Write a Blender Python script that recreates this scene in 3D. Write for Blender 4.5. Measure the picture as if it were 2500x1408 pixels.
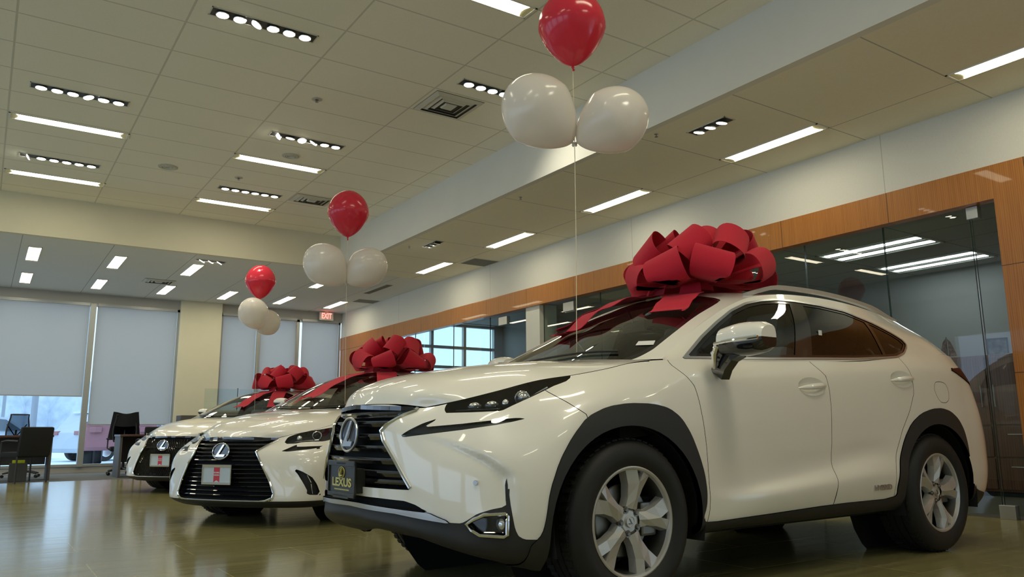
import bpy, bmesh, math, random
import numpy as np
from mathutils import Vector, Matrix
PI = math.pi
R = math.radians
random.seed(7)
scene = bpy.context.scene
C = scene.collection
for o in list(bpy.data.objects):
    bpy.data.objects.remove(o)

# ------------------------------------------------------------------ camera
# world: X across the showroom (right = office wall), Y along it (far = window wall), Z up, metres
CAMF, YAW, PITCH, ROLL, CAMH = 1910.5, 0.5921, 0.1803, -0.0071, 0.7637
def look():
    cy, sy, cp, sp = math.cos(YAW), math.sin(YAW), math.cos(PITCH), math.sin(PITCH)
    f = Vector((sy*cp, cy*cp, sp)); r = Vector((cy, -sy, 0)); u = r.cross(f)
    cr, sr = math.cos(ROLL), math.sin(ROLL)
    return cr*r + sr*u, -sr*r + cr*u, f
cam_data = bpy.data.cameras.new('camera')
cam = bpy.data.objects.new('camera', cam_data); C.objects.link(cam)
r_, u_, f_ = look()
M = Matrix((r_, u_, -f_)).transposed().to_4x4(); M.translation = (0, 0, CAMH)
cam.matrix_world = M
cam_data.sensor_width = 36.0; cam_data.sensor_fit = 'HORIZONTAL'
cam_data.lens = 36.0*CAMF/2500.0
cam_data.clip_start = .05; cam_data.clip_end = 300
scene.camera = cam

# ------------------------------------------------------------------ sky, sun, exposure
world = bpy.data.worlds.new('World'); scene.world = world; world.use_nodes = True
wn = world.node_tree; wn.nodes.clear()
wo = wn.nodes.new('ShaderNodeOutputWorld'); wb = wn.nodes.new('ShaderNodeBackground')
wg = wn.nodes.new('ShaderNodeValToRGB'); wt = wn.nodes.new('ShaderNodeTexCoord'); ws = wn.nodes.new('ShaderNodeSeparateXYZ')
wn.links.new(wt.outputs['Generated'], ws.inputs[0]); wn.links.new(ws.outputs['Z'], wg.inputs[0])
wg.color_ramp.elements[0].position = 0.0; wg.color_ramp.elements[0].color = (.55, .74, 1.0, 1)
wg.color_ramp.elements[1].position = .5; wg.color_ramp.elements[1].color = (.60, .78, 1.0, 1)
wn.links.new(wg.outputs[0], wb.inputs[0]); wb.inputs[1].default_value = 1.15
wn.links.new(wb.outputs[0], wo.inputs[0])
scene.view_settings.view_transform = 'Standard'; scene.view_settings.look = 'None'
scene.view_settings.gamma = 1; scene.view_settings.use_curve_mapping = False
scene.view_settings.exposure = 0.87
TUBE = 9.0      # radiance of the ceiling fluorescents
SPOT = 11.0     # radiance of the recessed lamps
OFFT = 7.0      # radiance of the office troffers

# ------------------------------------------------------------------ tags
def tag(o, label=None, cat=None, group=None, kind=None):
    if label: o['label'] = label
    if cat: o['category'] = cat
    if group: o['group'] = group
    if kind: o['kind'] = kind
    return o
def thing(name, label, cat, loc=(0, 0, 0), rz=0, group=None):
    o = bpy.data.objects.new(name, None); C.objects.link(o)
    o.empty_display_size = .1
    o.location = loc; o.rotation_euler = (0, 0, rz)
    return tag(o, label, cat, group)
def kids(o): return list(o.children)
def copy_tree(o, parent=None):
    c = o.copy(); C.objects.link(c); c.parent = parent
    for ch in kids(o): copy_tree(ch, c)
    return c

# ------------------------------------------------------------------ materials
MATS = {}
def mat(name, col, rough=.5, metal=0, spec=.5, coat=0, emis=0, ecol=None, sheen=0, trans=0, sss=0, bump=None, noise=None):
    """bump=(scale,strength)  noise=(scale,amount,stretch)"""
    m = bpy.data.materials.new(name); m.use_nodes = True; nt = m.node_tree; b = nt.nodes['Principled BSDF']
    b.inputs['Base Color'].default_value = (*col, 1); b.inputs['Roughness'].default_value = rough
    b.inputs['Metallic'].default_value = metal; b.inputs['Specular IOR Level'].default_value = spec
    if coat: b.inputs['Coat Weight'].default_value = coat; b.inputs['Coat Roughness'].default_value = .03
    if sheen: b.inputs['Sheen Weight'].default_value = sheen; b.inputs['Sheen Roughness'].default_value = .4
    if trans: b.inputs['Transmission Weight'].default_value = trans
    if sss: b.inputs['Subsurface Weight'].default_value = sss; b.inputs['Subsurface Radius'].default_value = (.05, .05, .05)
    if emis: b.inputs['Emission Color'].default_value = (*(ecol or col), 1); b.inputs['Emission Strength'].default_value = emis
    if bump or noise:
        tc = nt.nodes.new('ShaderNodeTexCoord'); mp = nt.nodes.new('ShaderNodeMapping'); nt.links.new(tc.outputs['Object'], mp.inputs[0])
    if noise:
        mp.inputs['Scale'].default_value = noise[2] if len(noise) > 2 else (1, 1, 1)
        n = nt.nodes.new('ShaderNodeTexNoise'); n.inputs['Scale'].default_value = noise[0]; n.inputs['Detail'].default_value = 4
        nt.links.new(mp.outputs[0], n.inputs[0]); cr = nt.nodes.new('ShaderNodeValToRGB')
        a = noise[1]; cr.color_ramp.elements[0].color = (*[max(0, c*(1-a)) for c in col], 1); cr.color_ramp.elements[1].color = (*[min(1, c*(1+a)) for c in col], 1)
        cr.color_ramp.elements[0].position = .3; cr.color_ramp.elements[1].position = .7
        nt.links.new(n.outputs['Fac'], cr.inputs[0]); nt.links.new(cr.outputs[0], b.inputs['Base Color'])
    if bump:
        n2 = nt.nodes.new('ShaderNodeTexNoise'); n2.inputs['Scale'].default_value = bump[0]; n2.inputs['Detail'].default_value = 3
        nt.links.new(tc.outputs['Object'], n2.inputs[0]); bp = nt.nodes.new('ShaderNodeBump'); bp.inputs['Strength'].default_value = bump[1]; bp.inputs['Distance'].default_value = .01
        nt.links.new(n2.outputs['Fac'], bp.inputs['Height']); nt.links.new(bp.outputs[0], b.inputs['Normal'])
    MATS[name] = m; return m
def glass(name, tint, refl=1.0, ior=1.5, rough=0.0):
    """thin pane: mirror reflection by Fresnel over a tinted clear pane"""
    m = bpy.data.materials.new(name); m.use_nodes = True; nt = m.node_tree; nt.nodes.clear()
    out = nt.nodes.new('ShaderNodeOutputMaterial'); mx = nt.nodes.new('ShaderNodeMixShader')
    tr = nt.nodes.new('ShaderNodeBsdfTransparent'); tr.inputs[0].default_value = (*tint, 1)
    gl = nt.nodes.new('ShaderNodeBsdfGlossy'); gl.inputs['Roughness'].default_value = rough; gl.inputs[0].default_value = (1, 1, 1, 1)
    fr = nt.nodes.new('ShaderNodeFresnel'); fr.inputs[0].default_value = ior
    mu = nt.nodes.new('ShaderNodeMath'); mu.operation = 'MULTIPLY'; mu.inputs[1].default_value = refl; mu.use_clamp = True
    ge = nt.nodes.new('ShaderNodeNewGeometry'); iv = nt.nodes.new('ShaderNodeMath'); iv.operation = 'SUBTRACT'; iv.inputs[0].default_value = 1
    m2 = nt.nodes.new('ShaderNodeMath'); m2.operation = 'MULTIPLY'; nt.links.new(ge.outputs['Backfacing'], iv.inputs[1])
    nt.links.new(fr.outputs[0], mu.inputs[0]); nt.links.new(mu.outputs[0], m2.inputs[0]); nt.links.new(iv.outputs[0], m2.inputs[1]); nt.links.new(m2.outputs[0], mx.inputs[0])
    nt.links.new(tr.outputs[0], mx.inputs[1]); nt.links.new(gl.outputs[0], mx.inputs[2]); nt.links.new(mx.outputs[0], out.inputs[0])
    MATS[name] = m; return m
def emitter(name, col, strength):
    m = bpy.data.materials.new(name); m.use_nodes = True; nt = m.node_tree; nt.nodes.clear()
    out = nt.nodes.new('ShaderNodeOutputMaterial'); e = nt.nodes.new('ShaderNodeEmission')
    e.inputs[0].default_value = (*col, 1); e.inputs[1].default_value = strength; nt.links.new(e.outputs[0], out.inputs[0])
    MATS[name] = m; return m

# ------------------------------------------------------------------ mesh helpers
class MB:
    def __init__(s): s.v = []; s.f = []; s.n = None
    def add(s, vs, fs):
        k = len(s.v); s.v += [tuple(v) for v in vs]; s.f += [tuple(i+k for i in f) for f in fs]; return s
    def box(s, lo, hi):
        x0, y0, z0 = lo; x1, y1, z1 = hi
        return s.add([(x0,y0,z0),(x1,y0,z0),(x1,y1,z0),(x0,y1,z0),(x0,y0,z1),(x1,y0,z1),(x1,y1,z1),(x0,y1,z1)],
                     [(0,3,2,1),(4,5,6,7),(0,1,5,4),(1,2,6,5),(2,3,7,6),(3,0,4,7)])
    def rbox(s, lo, hi, b=.01, m=None):
        bm = bmesh.new(); bmesh.ops.create_cube(bm, size=1)
        for v in bm.verts: v.co = Vector([lo[i]+(v.co[i]+.5)*(hi[i]-lo[i]) for i in range(3)])
        bmesh.ops.bevel(bm, geom=bm.edges[:]+bm.verts[:], offset=b, segments=2, affect='EDGES', profile=.6)
        if m is not None: bm.transform(m)
        bm.verts.ensure_lookup_table()
        s.add([v.co[:] for v in bm.verts], [[v.index for v in f.verts] for f in bm.faces]); bm.free(); return s
    def obox(s, c, ax, ay, az):
        c, ax, ay, az = [Vector(q) for q in (c, ax, ay, az)]
        P = [c+i*ax+j*ay+k*az for k in (-1, 1) for i, j in ((-1,-1),(1,-1),(1,1),(-1,1))]
        return s.add(P, [(0,3,2,1),(4,5,6,7),(0,1,5,4),(1,2,6,5),(2,3,7,6),(3,0,4,7)])
    def tube(s, pts, r, n=8, closed=False, caps=True, sq=None):
        """round tube (or sq=(w,h) flat-section) along pts"""
        pts = [Vector(p) for p in pts]; m = len(pts); rings = []
        prev = None
        for i, p in enumerate(pts):
            a = pts[(i-1) % m] if (closed or i > 0) else pts[i]; b = pts[(i+1) % m] if (closed or i < m-1) else pts[i]
            t = (b-a).normalized()
            if prev is None:
                up = Vector((0, 0, 1)) if abs(t.z) < .9 else Vector((1, 0, 0))
                e1 = t.cross(up).normalized()
            else:
                e1 = (prev - t*prev.dot(t)).normalized()
            e2 = t.cross(e1); prev = e1
            rr = r[i] if hasattr(r, '__len__') else r
            if sq: sec = [(sq[0], sq[1]), (-sq[0], sq[1]), (-sq[0], -sq[1]), (sq[0], -sq[1])]
            else: sec = [(rr*math.cos(2*PI*k/n), rr*math.sin(2*PI*k/n)) for k in range(n)]
            rings.append([p+e1*a_+e2*b_ for a_, b_ in sec])
        n = len(rings[0]); V = [q for g in rings for q in g]; F = []
        for i in range(m if closed else m-1):
            j = (i+1) % m
            for k in range(n): F.append((i*n+k, i*n+(k+1) % n, j*n+(k+1) % n, j*n+k))
        if caps and not closed: F += [tuple(range(n))[::-1], tuple((m-1)*n+k for k in range(n))]
        return s.add(V, F)
    def lathe(s, prof, n=32, axis='z', c=(0, 0, 0), arc=None):
        """prof [(r,h)] revolved about an axis through c"""
        c = Vector(c); V = []; F = []; m = len(prof)
        a0, a1 = arc or (0, 2*PI); full = arc is None; N = n if full else n+1
        for k in range(N):
            a = a0+(a1-a0)*k/n; ca, sa = math.cos(a), math.sin(a)
            for r, hh in prof:
                V.append(c+Vector({'z': (r*ca, r*sa, hh), 'y': (r*ca, hh, r*sa), 'x': (hh, r*ca, r*sa)}[axis]))
        for k in range(n):
            j = (k+1) % N
            for i in range(m-1):
                q = (k*m+i, j*m+i, j*m+i+1, k*m+i+1); F.append(q if axis != 'y' else q[::-1])
        return s.add(V, F)
    def prism(s, poly, a, b, axis='y'):
        """polygon extruded between a and b; axis y: poly=(x,z)  x: poly=(y,z)  z: poly=(x,y)"""
        f = {'y': lambda p, d: (p[0], d, p[1]), 'x': lambda p, d: (d, p[0], p[1]), 'z': lambda p, d: (p[0], p[1], d)}[axis]
        n = len(poly); V = [f(p, a) for p in poly]+[f(p, b) for p in poly]
        return s.add(V, [tuple(range(n))[::-1], tuple(range(n, 2*n))]+[(i, (i+1) % n, n+(i+1) % n, n+i) for i in range(n)])
    def sphere(s, c, r, n=16, m=10, sc=(1, 1, 1)):
        V = [(c[0], c[1], c[2]-r*sc[2])]; F = []
        for i in range(1, m):
            a = -PI/2+PI*i/m
            for k in range(n): V.append((c[0]+r*sc[0]*math.cos(a)*math.cos(2*PI*k/n), c[1]+r*sc[1]*math.cos(a)*math.sin(2*PI*k/n), c[2]+r*sc[2]*math.sin(a)))
        V.append((c[0], c[1], c[2]+r*sc[2]))
        for k in range(n): F.append((0, 1+(k+1) % n, 1+k)); F.append((len(V)-1, 1+(m-2)*n+k, 1+(m-2)*n+(k+1) % n))
        for i in range(m-2):
            for k in range(n): F.append((1+i*n+k, 1+i*n+(k+1) % n, 1+(i+1)*n+(k+1) % n, 1+(i+1)*n+k))
        return s.add(V, F)
    def grid(s, G):
        G = np.asarray(G); a, b = G.shape[:2]
        return s.add(G.reshape(-1, 3).tolist(), [(i*b+j, i*b+j+1, (i+1)*b+j+1, (i+1)*b+j) for i in range(a-1) for j in range(b-1)])
    def xf(s, m): s.v = [tuple(m @ Vector(v)) for v in s.v]; return s
    def build(s, name, mt, parent=None, smooth=False, angle=35, fix=True, keep=None):
        me = bpy.data.meshes.new(name); me.from_pydata(s.v, [], s.f)
        if fix:
            bm = bmesh.new(); bm.from_mesh(me); bmesh.ops.recalc_face_normals(bm, faces=bm.faces); bm.to_mesh(me); bm.free()
        me.update()
        if smooth:
            me.polygons.foreach_set('use_smooth', [True]*len(me.polygons))
            try: me.set_sharp_from_angle(angle=R(angle))
            except Exception: pass
        if s.n is not None:
            me.polygons.foreach_set('use_smooth', [True]*len(me.polygons))
            me.normals_split_custom_set_from_vertices([tuple(n) for n in s.n])
        me.materials.append(MATS[mt] if isinstance(mt, str) else mt)
        o = bpy.data.objects.new(name, me); C.objects.link(o)
        if parent is not None: o.parent = parent
        return o
def text_mb(txt, size, depth=.001, align='CENTER', xs=1.0, bold=0.0):
    cu = bpy.data.curves.new('t', 'FONT'); cu.body = txt; cu.size = size; cu.extrude = depth; cu.align_x = align; cu.align_y = 'CENTER'; cu.offset = bold
    cu.resolution_u = 3
    o = bpy.data.objects.new('t', cu); C.objects.link(o)
    dg = bpy.context.evaluated_depsgraph_get(); me = bpy.data.meshes.new_from_object(o.evaluated_get(dg))
    mb = MB(); mb.add([(v.co.x*xs, v.co.y, v.co.z) for v in me.vertices], [tuple(p.vertices) for p in me.polygons])
    bpy.data.objects.remove(o); bpy.data.curves.remove(cu); bpy.data.meshes.remove(me)
    return mb
def frame_m(o, ex, ey, ez):
    m = Matrix((Vector(ex).normalized(), Vector(ey).normalized(), Vector(ez).normalized())).transposed().to_4x4(); m.translation = o; return m
def _tang(t,P):
    n=len(t); d=[(P[i+1]-P[i])/(t[i+1]-t[i]) for i in range(n-1)]
    T=[d[0]]
    for i in range(1,n-1):
        a=t[i]-t[i-1];b=t[i+1]-t[i]
        T.append((d[i-1]*b+d[i]*a)/(a+b))
    T.append(d[-1]); return T,d
def cinterp(t,P,per,sharp=()):
    """cubic Hermite through P (axis 0) at knots t, per = samples per span"""
    T,d=_tang(t,P); out=[]
    n=len(t)
    for i in range(n-1):
        h=t[i+1]-t[i]
        t0=d[i] if i in sharp else T[i]; t1=d[i] if (i+1) in sharp else T[i+1]
        k=per[i] if hasattr(per,'__len__') else per
        for j in range(k):
            s=j/k; a=2*s**3-3*s*s+1;b=s**3-2*s*s+s;c=-2*s**3+3*s*s;e=s**3-s*s
            out.append(a*P[i]+b*h*t0+c*P[i+1]+e*h*t1)
    out.append(P[-1]); return np.array(out)
def knots(G,ax):
    G=np.asarray(G); D=np.sqrt(((np.diff(G,axis=ax))**2).sum(-1)).mean(axis=1-ax)+1e-4
    return np.concatenate([[0],np.cumsum(D)])
def surf(G,step=.03,sr=(),sc=()):
    """G (R,C,3) -> dense (NR,NC,3)"""
    G=np.array(G,float); kr=knots(G,0);kc=knots(G,1)
    pr=[max(1,int(round(x/step))) for x in np.diff(kr)]; pc=[max(1,int(round(x/step))) for x in np.diff(kc)]
    A=cinterp(kr,G,pr,sr)
    B=cinterp(kc,A.transpose(1,0,2),pc,sc)
    return B.transpose(1,0,2)
# mirror
def mirror_cols(H):
    """H: (R,C,3) half, col 0 at y=0 -> full, from -y side to +y side"""
    H=np.array(H,float); M=H[:,::-1].copy(); M[...,1]*=-1
    return np.concatenate([M[:,:-1],H],1)
# ---------- SUV
SUV={}
_c=[ # columns front centre -> rear centre, rows bottom -> top
[(.66,0,.27),(.93,0,.362),(.955,0,.425),(.965,0,.50),(.965,0,.64),(.96,0,.76),(.957,0,.838),(.93,0,.893)],
[(.65,.25,.27),(.925,.25,.355),(.945,.25,.42),(.952,.25,.5),(.952,.25,.64),(.945,.25,.76),(.927,.25,.834),(.89,.25,.890)],
[(.62,.43,.26),(.875,.46,.335),(.893,.47,.41),(.90,.47,.5),(.90,.45,.64),(.885,.43,.76),(.85,.43,.825),(.80,.43,.872)],
[(.60,.56,.24),(.815,.60,.305),(.832,.62,.395),(.835,.62,.5),(.83,.60,.64),(.80,.58,.75),(.75,.57,.83),(.70,.55,.9)],
[(.57,.68,.22),(.735,.73,.28),(.748,.74,.385),(.75,.74,.5),(.74,.73,.64),(.70,.71,.75),(.63,.68,.86),(.56,.62,.938)],
[(.52,.77,.21),(.62,.82,.268),(.64,.835,.38),(.64,.84,.5),(.62,.835,.64),(.56,.81,.76),(.48,.77,.885),(.38,.69,.988)],
[(.47,.82,.20),(.50,.875,.28),(.50,.90,.40),(.50,.905,.53),(.47,.90,.66),(.40,.885,.78),(.32,.835,.90),(.20,.745,1.018)],
[(.25,.83,.22),(.25,.895,.30),(.25,.918,.42),(.25,.92,.55),(.22,.92,.68),(.18,.91,.81),(.12,.87,.93),(.02,.765,1.052)],
[(-.05,.84,.27),(-.05,.895,.30),(-.05,.92,.42),(-.05,.922,.55),(-.05,.922,.69),(-.06,.915,.83),(-.08,.875,.96),(-.13,.775,1.085)],
[(-.33,.84,.27),(-.33,.893,.31),(-.33,.91,.42),(-.33,.915,.55),(-.33,.915,.69),(-.33,.908,.83),(-.33,.875,.985),(-.33,.79,1.105)],
[(-.6,.835,.285),(-.6,.886,.32),(-.6,.902,.42),(-.6,.897,.50),(-.6,.90,.68),(-.6,.90,.83),(-.6,.878,1.01),(-.6,.82,1.115)],
[(-1.,.835,.285),(-1.,.885,.325),(-1.,.922,.435),(-1.,.886,.515),(-1.,.892,.68),(-1.,.897,.85),(-1.,.884,1.035),(-1.,.84,1.125)],
[(-1.5,.835,.285),(-1.5,.885,.33),(-1.5,.923,.465),(-1.5,.886,.565),(-1.5,.892,.70),(-1.5,.898,.88),(-1.5,.887,1.06),(-1.5,.852,1.145)],
[(-1.95,.835,.285),(-1.95,.885,.335),(-1.95,.925,.485),(-1.95,.893,.615),(-1.95,.898,.73),(-1.95,.903,.90),(-1.95,.893,1.085),(-1.95,.86,1.165)],
[(-2.25,.835,.285),(-2.25,.888,.33),(-2.25,.918,.46),(-2.25,.913,.60),(-2.25,.912,.74),(-2.25,.912,.92),(-2.25,.90,1.11),(-2.25,.86,1.195)],
[(-2.66,.835,.285),(-2.66,.89,.32),(-2.66,.92,.45),(-2.66,.924,.60),(-2.66,.926,.76),(-2.66,.92,.95),(-2.66,.90,1.14),(-2.66,.85,1.235)],
[(-3.05,.835,.285),(-3.05,.885,.32),(-3.05,.912,.45),(-3.05,.918,.60),(-3.05,.918,.76),(-3.05,.905,.95),(-3.05,.882,1.14),(-3.05,.82,1.26)],
[(-3.31,.79,.24),(-3.33,.85,.33),(-3.34,.875,.45),(-3.34,.88,.60),(-3.33,.88,.76),(-3.31,.87,.92),(-3.28,.835,1.09),(-3.24,.765,1.235)],
[(-3.42,.68,.24),(-3.50,.73,.33),(-3.56,.75,.45),(-3.575,.755,.60),(-3.57,.75,.76),(-3.53,.73,.90),(-3.46,.69,1.04),(-3.38,.64,1.15)],
[(-3.5,.4,.24),(-3.6,.42,.33),(-3.66,.43,.45),(-3.68,.43,.60),(-3.66,.43,.76),(-3.61,.42,.90),(-3.57,.40,1.03),(-3.51,.37,1.13)],
[(-3.52,0,.24),(-3.62,0,.33),(-3.68,0,.45),(-3.70,0,.60),(-3.68,0,.76),(-3.63,0,.90),(-3.59,0,1.03),(-3.54,0,1.13)]]
SUV['low']=np.array(_c,float).transpose(1,0,2)   # rows x cols
SUV['hood']=[[(.93,0,.893),(.905,.18,.892),(.865,.33,.886),(.80,.43,.872)],
[(.885,0,.963),(.865,.22,.958),(.80,.42,.934),(.70,.55,.9)],
[(.77,0,1.022),(.74,.28,1.012),(.67,.47,.982),(.56,.62,.938)],
[(.56,0,1.067),(.53,.31,1.06),(.47,.53,1.03),(.38,.69,.988)],
[(.35,0,1.098),(.32,.33,1.092),(.27,.57,1.06),(.20,.745,1.018)],
[(.15,0,1.118),(.12,.345,1.113),(.08,.59,1.085),(.02,.765,1.052)],
[(.02,0,1.122),(0,.35,1.118),(-.05,.6,1.098),(-.13,.775,1.085)],
[(-.08,0,1.13),(-.1,.35,1.128),(-.17,.6,1.115),(-.25,.782,1.102)]]
SUV['cap']=[[(.0,0,1.11),(-.06,.42,1.11),(-.36,.75,1.115)],
[(-.35,0,1.285),(-.41,.38,1.28),(-.60,.715,1.262)],
[(-.72,0,1.465),(-.77,.36,1.455),(-.87,.69,1.40)],
[(-1.02,0,1.575),(-1.06,.34,1.563),(-1.13,.67,1.502)],
[(-1.35,0,1.62),(-1.37,.34,1.61),(-1.42,.66,1.555)],
[(-1.75,0,1.635),(-1.75,.34,1.625),(-1.75,.655,1.575)],
[(-2.25,0,1.62),(-2.25,.34,1.61),(-2.25,.65,1.562)],
[(-2.72,0,1.575),(-2.72,.34,1.565),(-2.70,.635,1.51)],
[(-3.12,0,1.515),(-3.10,.34,1.505),(-2.98,.62,1.455)],
[(-3.28,0,1.40),(-3.26,.34,1.395),(-3.14,.64,1.36)],
[(-3.44,0,1.23),(-3.41,.36,1.23),(-3.30,.65,1.23)],
[(-3.54,0,1.12),(-3.52,.38,1.12),(-3.40,.645,1.145)]]
SUV['belt']=[(-.33,.79,1.105),(-.6,.82,1.115),(-.85,.834,1.121),(-1.1,.844,1.129),(-1.4,.85,1.141),(-1.75,.857,1.156),(-2.25,.86,1.195),(-2.75,.845,1.24),(-3.05,.82,1.26),(-3.24,.765,1.235),(-3.34,.69,1.18),(-3.38,.64,1.15)]

SED={}
def _col(x,ys,zs,top,x6=None):
    r=[(x,y,z) for y,z in zip(ys,zs)]; r[6]=(x if x6 is None else x6,)+r[6][1:]; return r+[top]
_z=[.18,.25,.36,.48,.60,.73,.87]
_c=[[(.83,0,.15),(.90,0,.20),(.915,0,.30),(.92,0,.42),(.915,0,.54),(.90,0,.63),(.87,0,.69),(.82,0,.735)],
[(.82,.24,.15),(.89,.24,.20),(.90,.24,.30),(.905,.23,.42),(.905,.21,.53),(.89,.18,.625),(.85,.19,.685),(.79,.2,.73)],
[(.76,.46,.15),(.84,.50,.20),(.85,.49,.30),(.855,.46,.40),(.865,.40,.52),(.865,.33,.61),(.79,.355,.67),(.70,.384,.718)],
[(.70,.60,.15),(.79,.64,.20),(.80,.63,.30),(.79,.61,.40),(.79,.57,.51),(.79,.50,.60),(.72,.49,.67),(.63,.48,.745)],
[(.60,.70,.15),(.69,.76,.20),(.71,.765,.30),(.71,.765,.40),(.71,.75,.51),(.69,.71,.60),(.60,.65,.69),(.49,.59,.78)],
[(.50,.78,.16),(.56,.84,.22),(.57,.85,.32),(.575,.855,.42),(.57,.85,.52),(.54,.825,.62),(.46,.76,.72),(.32,.68,.83)],
[(.42,.80,.17),(.43,.87,.24),(.43,.885,.33),(.42,.89,.44),(.40,.885,.54),(.36,.865,.64),(.27,.82,.755),(.14,.73,.875)],
_col(.2,[.82,.89,.905,.91,.91,.895,.85],[.18,.25,.36,.47,.58,.69,.81],(-.05,.75,.91),.06),
_col(-.1,[.82,.89,.905,.915,.915,.905,.86],[.18,.25,.36,.47,.58,.70,.84],(-.22,.76,.94),-.14),
_col(-.4,[.82,.885,.90,.905,.91,.90,.87],_z,(-.42,.78,.965)),
_col(-.8,[.82,.88,.895,.895,.90,.898,.875],_z,(-.8,.80,.975)),
_col(-1.4,[.82,.88,.895,.895,.90,.90,.88],_z,(-1.4,.81,.985)),
_col(-2.,[.82,.88,.895,.895,.90,.90,.88],_z,(-2.,.81,.995)),
_col(-2.85,[.82,.89,.905,.915,.918,.91,.88],_z,(-2.85,.79,1.01)),
_col(-3.2,[.80,.87,.895,.905,.905,.895,.86],_z,(-3.2,.76,1.01)),
_col(-3.55,[.72,.80,.83,.84,.84,.83,.80],_z,(-3.52,.70,1.01)),
[(-3.6,.6,.2),(-3.7,.62,.27),(-3.76,.63,.36),(-3.78,.63,.48),(-3.78,.63,.6),(-3.76,.62,.73),(-3.72,.6,.88),(-3.66,.58,1.0)],
[(-3.66,.35,.2),(-3.76,.35,.27),(-3.82,.35,.36),(-3.84,.35,.48),(-3.84,.35,.6),(-3.84,.35,.73),(-3.84,.35,.88),(-3.82,.35,.99)],
[(-3.68,0,.2),(-3.78,0,.27),(-3.84,0,.36),(-3.86,0,.48),(-3.86,0,.6),(-3.86,0,.73),(-3.86,0,.88),(-3.84,0,.99)]]
SED['low']=np.array(_c,float).transpose(1,0,2)
SED['hood']=[[(.82,0,.735),(.80,.15,.733),(.76,.28,.728),(.70,.384,.718)],
[(.76,0,.785),(.74,.22,.782),(.70,.37,.768),(.63,.48,.745)],
[(.62,0,.845),(.60,.28,.842),(.55,.46,.822),(.49,.59,.78)],
[(.43,0,.90),(.41,.32,.897),(.37,.54,.87),(.32,.68,.83)],
[(.22,0,.94),(.20,.35,.936),(.17,.6,.908),(.14,.73,.875)],
[(.03,0,.966),(.01,.37,.962),(-.02,.62,.938),(-.05,.75,.91)],
[(-.12,0,.983),(-.14,.38,.979),(-.18,.63,.96),(-.22,.76,.94)],
[(-.20,0,.990),(-.23,.38,.988),(-.30,.63,.972),(-.36,.775,.957)]]
SED['cap']=[[(-.12,0,.975),(-.2,.42,.972),(-.42,.74,.968)],
[(-.48,0,1.15),(-.54,.37,1.14),(-.72,.655,1.12)],
[(-.82,0,1.295),(-.87,.34,1.285),(-.98,.60,1.235)],
[(-1.15,0,1.395),(-1.18,.3,1.382),(-1.28,.56,1.325)],
[(-1.5,0,1.435),(-1.52,.3,1.425),(-1.6,.55,1.375)],
[(-2.0,0,1.445),(-2.,.3,1.435),(-2.0,.55,1.39)],
[(-2.5,0,1.42),(-2.5,.3,1.41),(-2.5,.545,1.36)],
[(-2.85,0,1.36),(-2.85,.3,1.35),(-2.82,.56,1.29)],
[(-3.2,0,1.20),(-3.18,.33,1.19),(-3.12,.60,1.14)],
[(-3.5,0,1.05),(-3.49,.4,1.045),(-3.4,.68,1.02)],
[(-3.7,0,1.04),(-3.68,.4,1.03),(-3.6,.64,1.01)],
[(-3.84,0,.99),(-3.80,.38,.99),(-3.68,.57,.995)]]
SED['belt']=[(-.42,.78,.965),(-.72,.798,.973),(-.98,.803,.978),(-1.28,.808,.983),(-1.6,.81,.988),(-2,.81,.995),(-2.5,.80,1.004),(-2.82,.79,1.01),(-3.12,.765,1.01),(-3.4,.73,1.01)]
def side_grid(car):
    low=np.array(car['belt'],float); up=np.array([r[-1] for r in car['cap']][:len(low)],float)
    mid=(low+up)/2; d=up-low; L=np.sqrt((d**2).sum(1))
    mid[:,1]+=.055*L; mid[:,2]+=.02*L
    return np.array([low,mid,up])
def sculpt(G):
    """concave cheek of the bumper ahead of the blade that rises from the fog lamp"""
    th=np.arctan2(np.abs(G[...,1]),G[...,0]+.2); z=G[...,2]
    zc=[.30,.42,.458,.585,.65,.70,.76]; tc=np.interp(z,zc,[.80,.785,.777,.757,.680,.570,.40])
    amp=np.interp(z,zc,[0,.010,.018,.026,.020,.010,0.]); d=tc-th
    w=np.where(d>0,np.exp(-np.maximum(d,0)/.11),np.exp(-(d/.032)**2))*np.where(G[...,0]>.3,1,0)*amp
    n=np.stack([np.cos(th),np.sign(G[...,1])*np.sin(th),0*z],-1); return G-n*w[...,None]
def patches(car,step=.03,fine=None):
    out={}
    out['low']=surf(mirror_cols(car['low']),fine or step)
    if car is SUV: out['low']=sculpt(out['low'])
    out['hood']=surf(mirror_cols(car['hood']),step)
    out['cap']=surf(mirror_cols(car['cap']),step)
    s=surf(side_grid(car),step); out['side']=s
    m=s.copy(); m[...,1]*=-1; out['side_r']=m[:,::-1]
    return out
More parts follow.
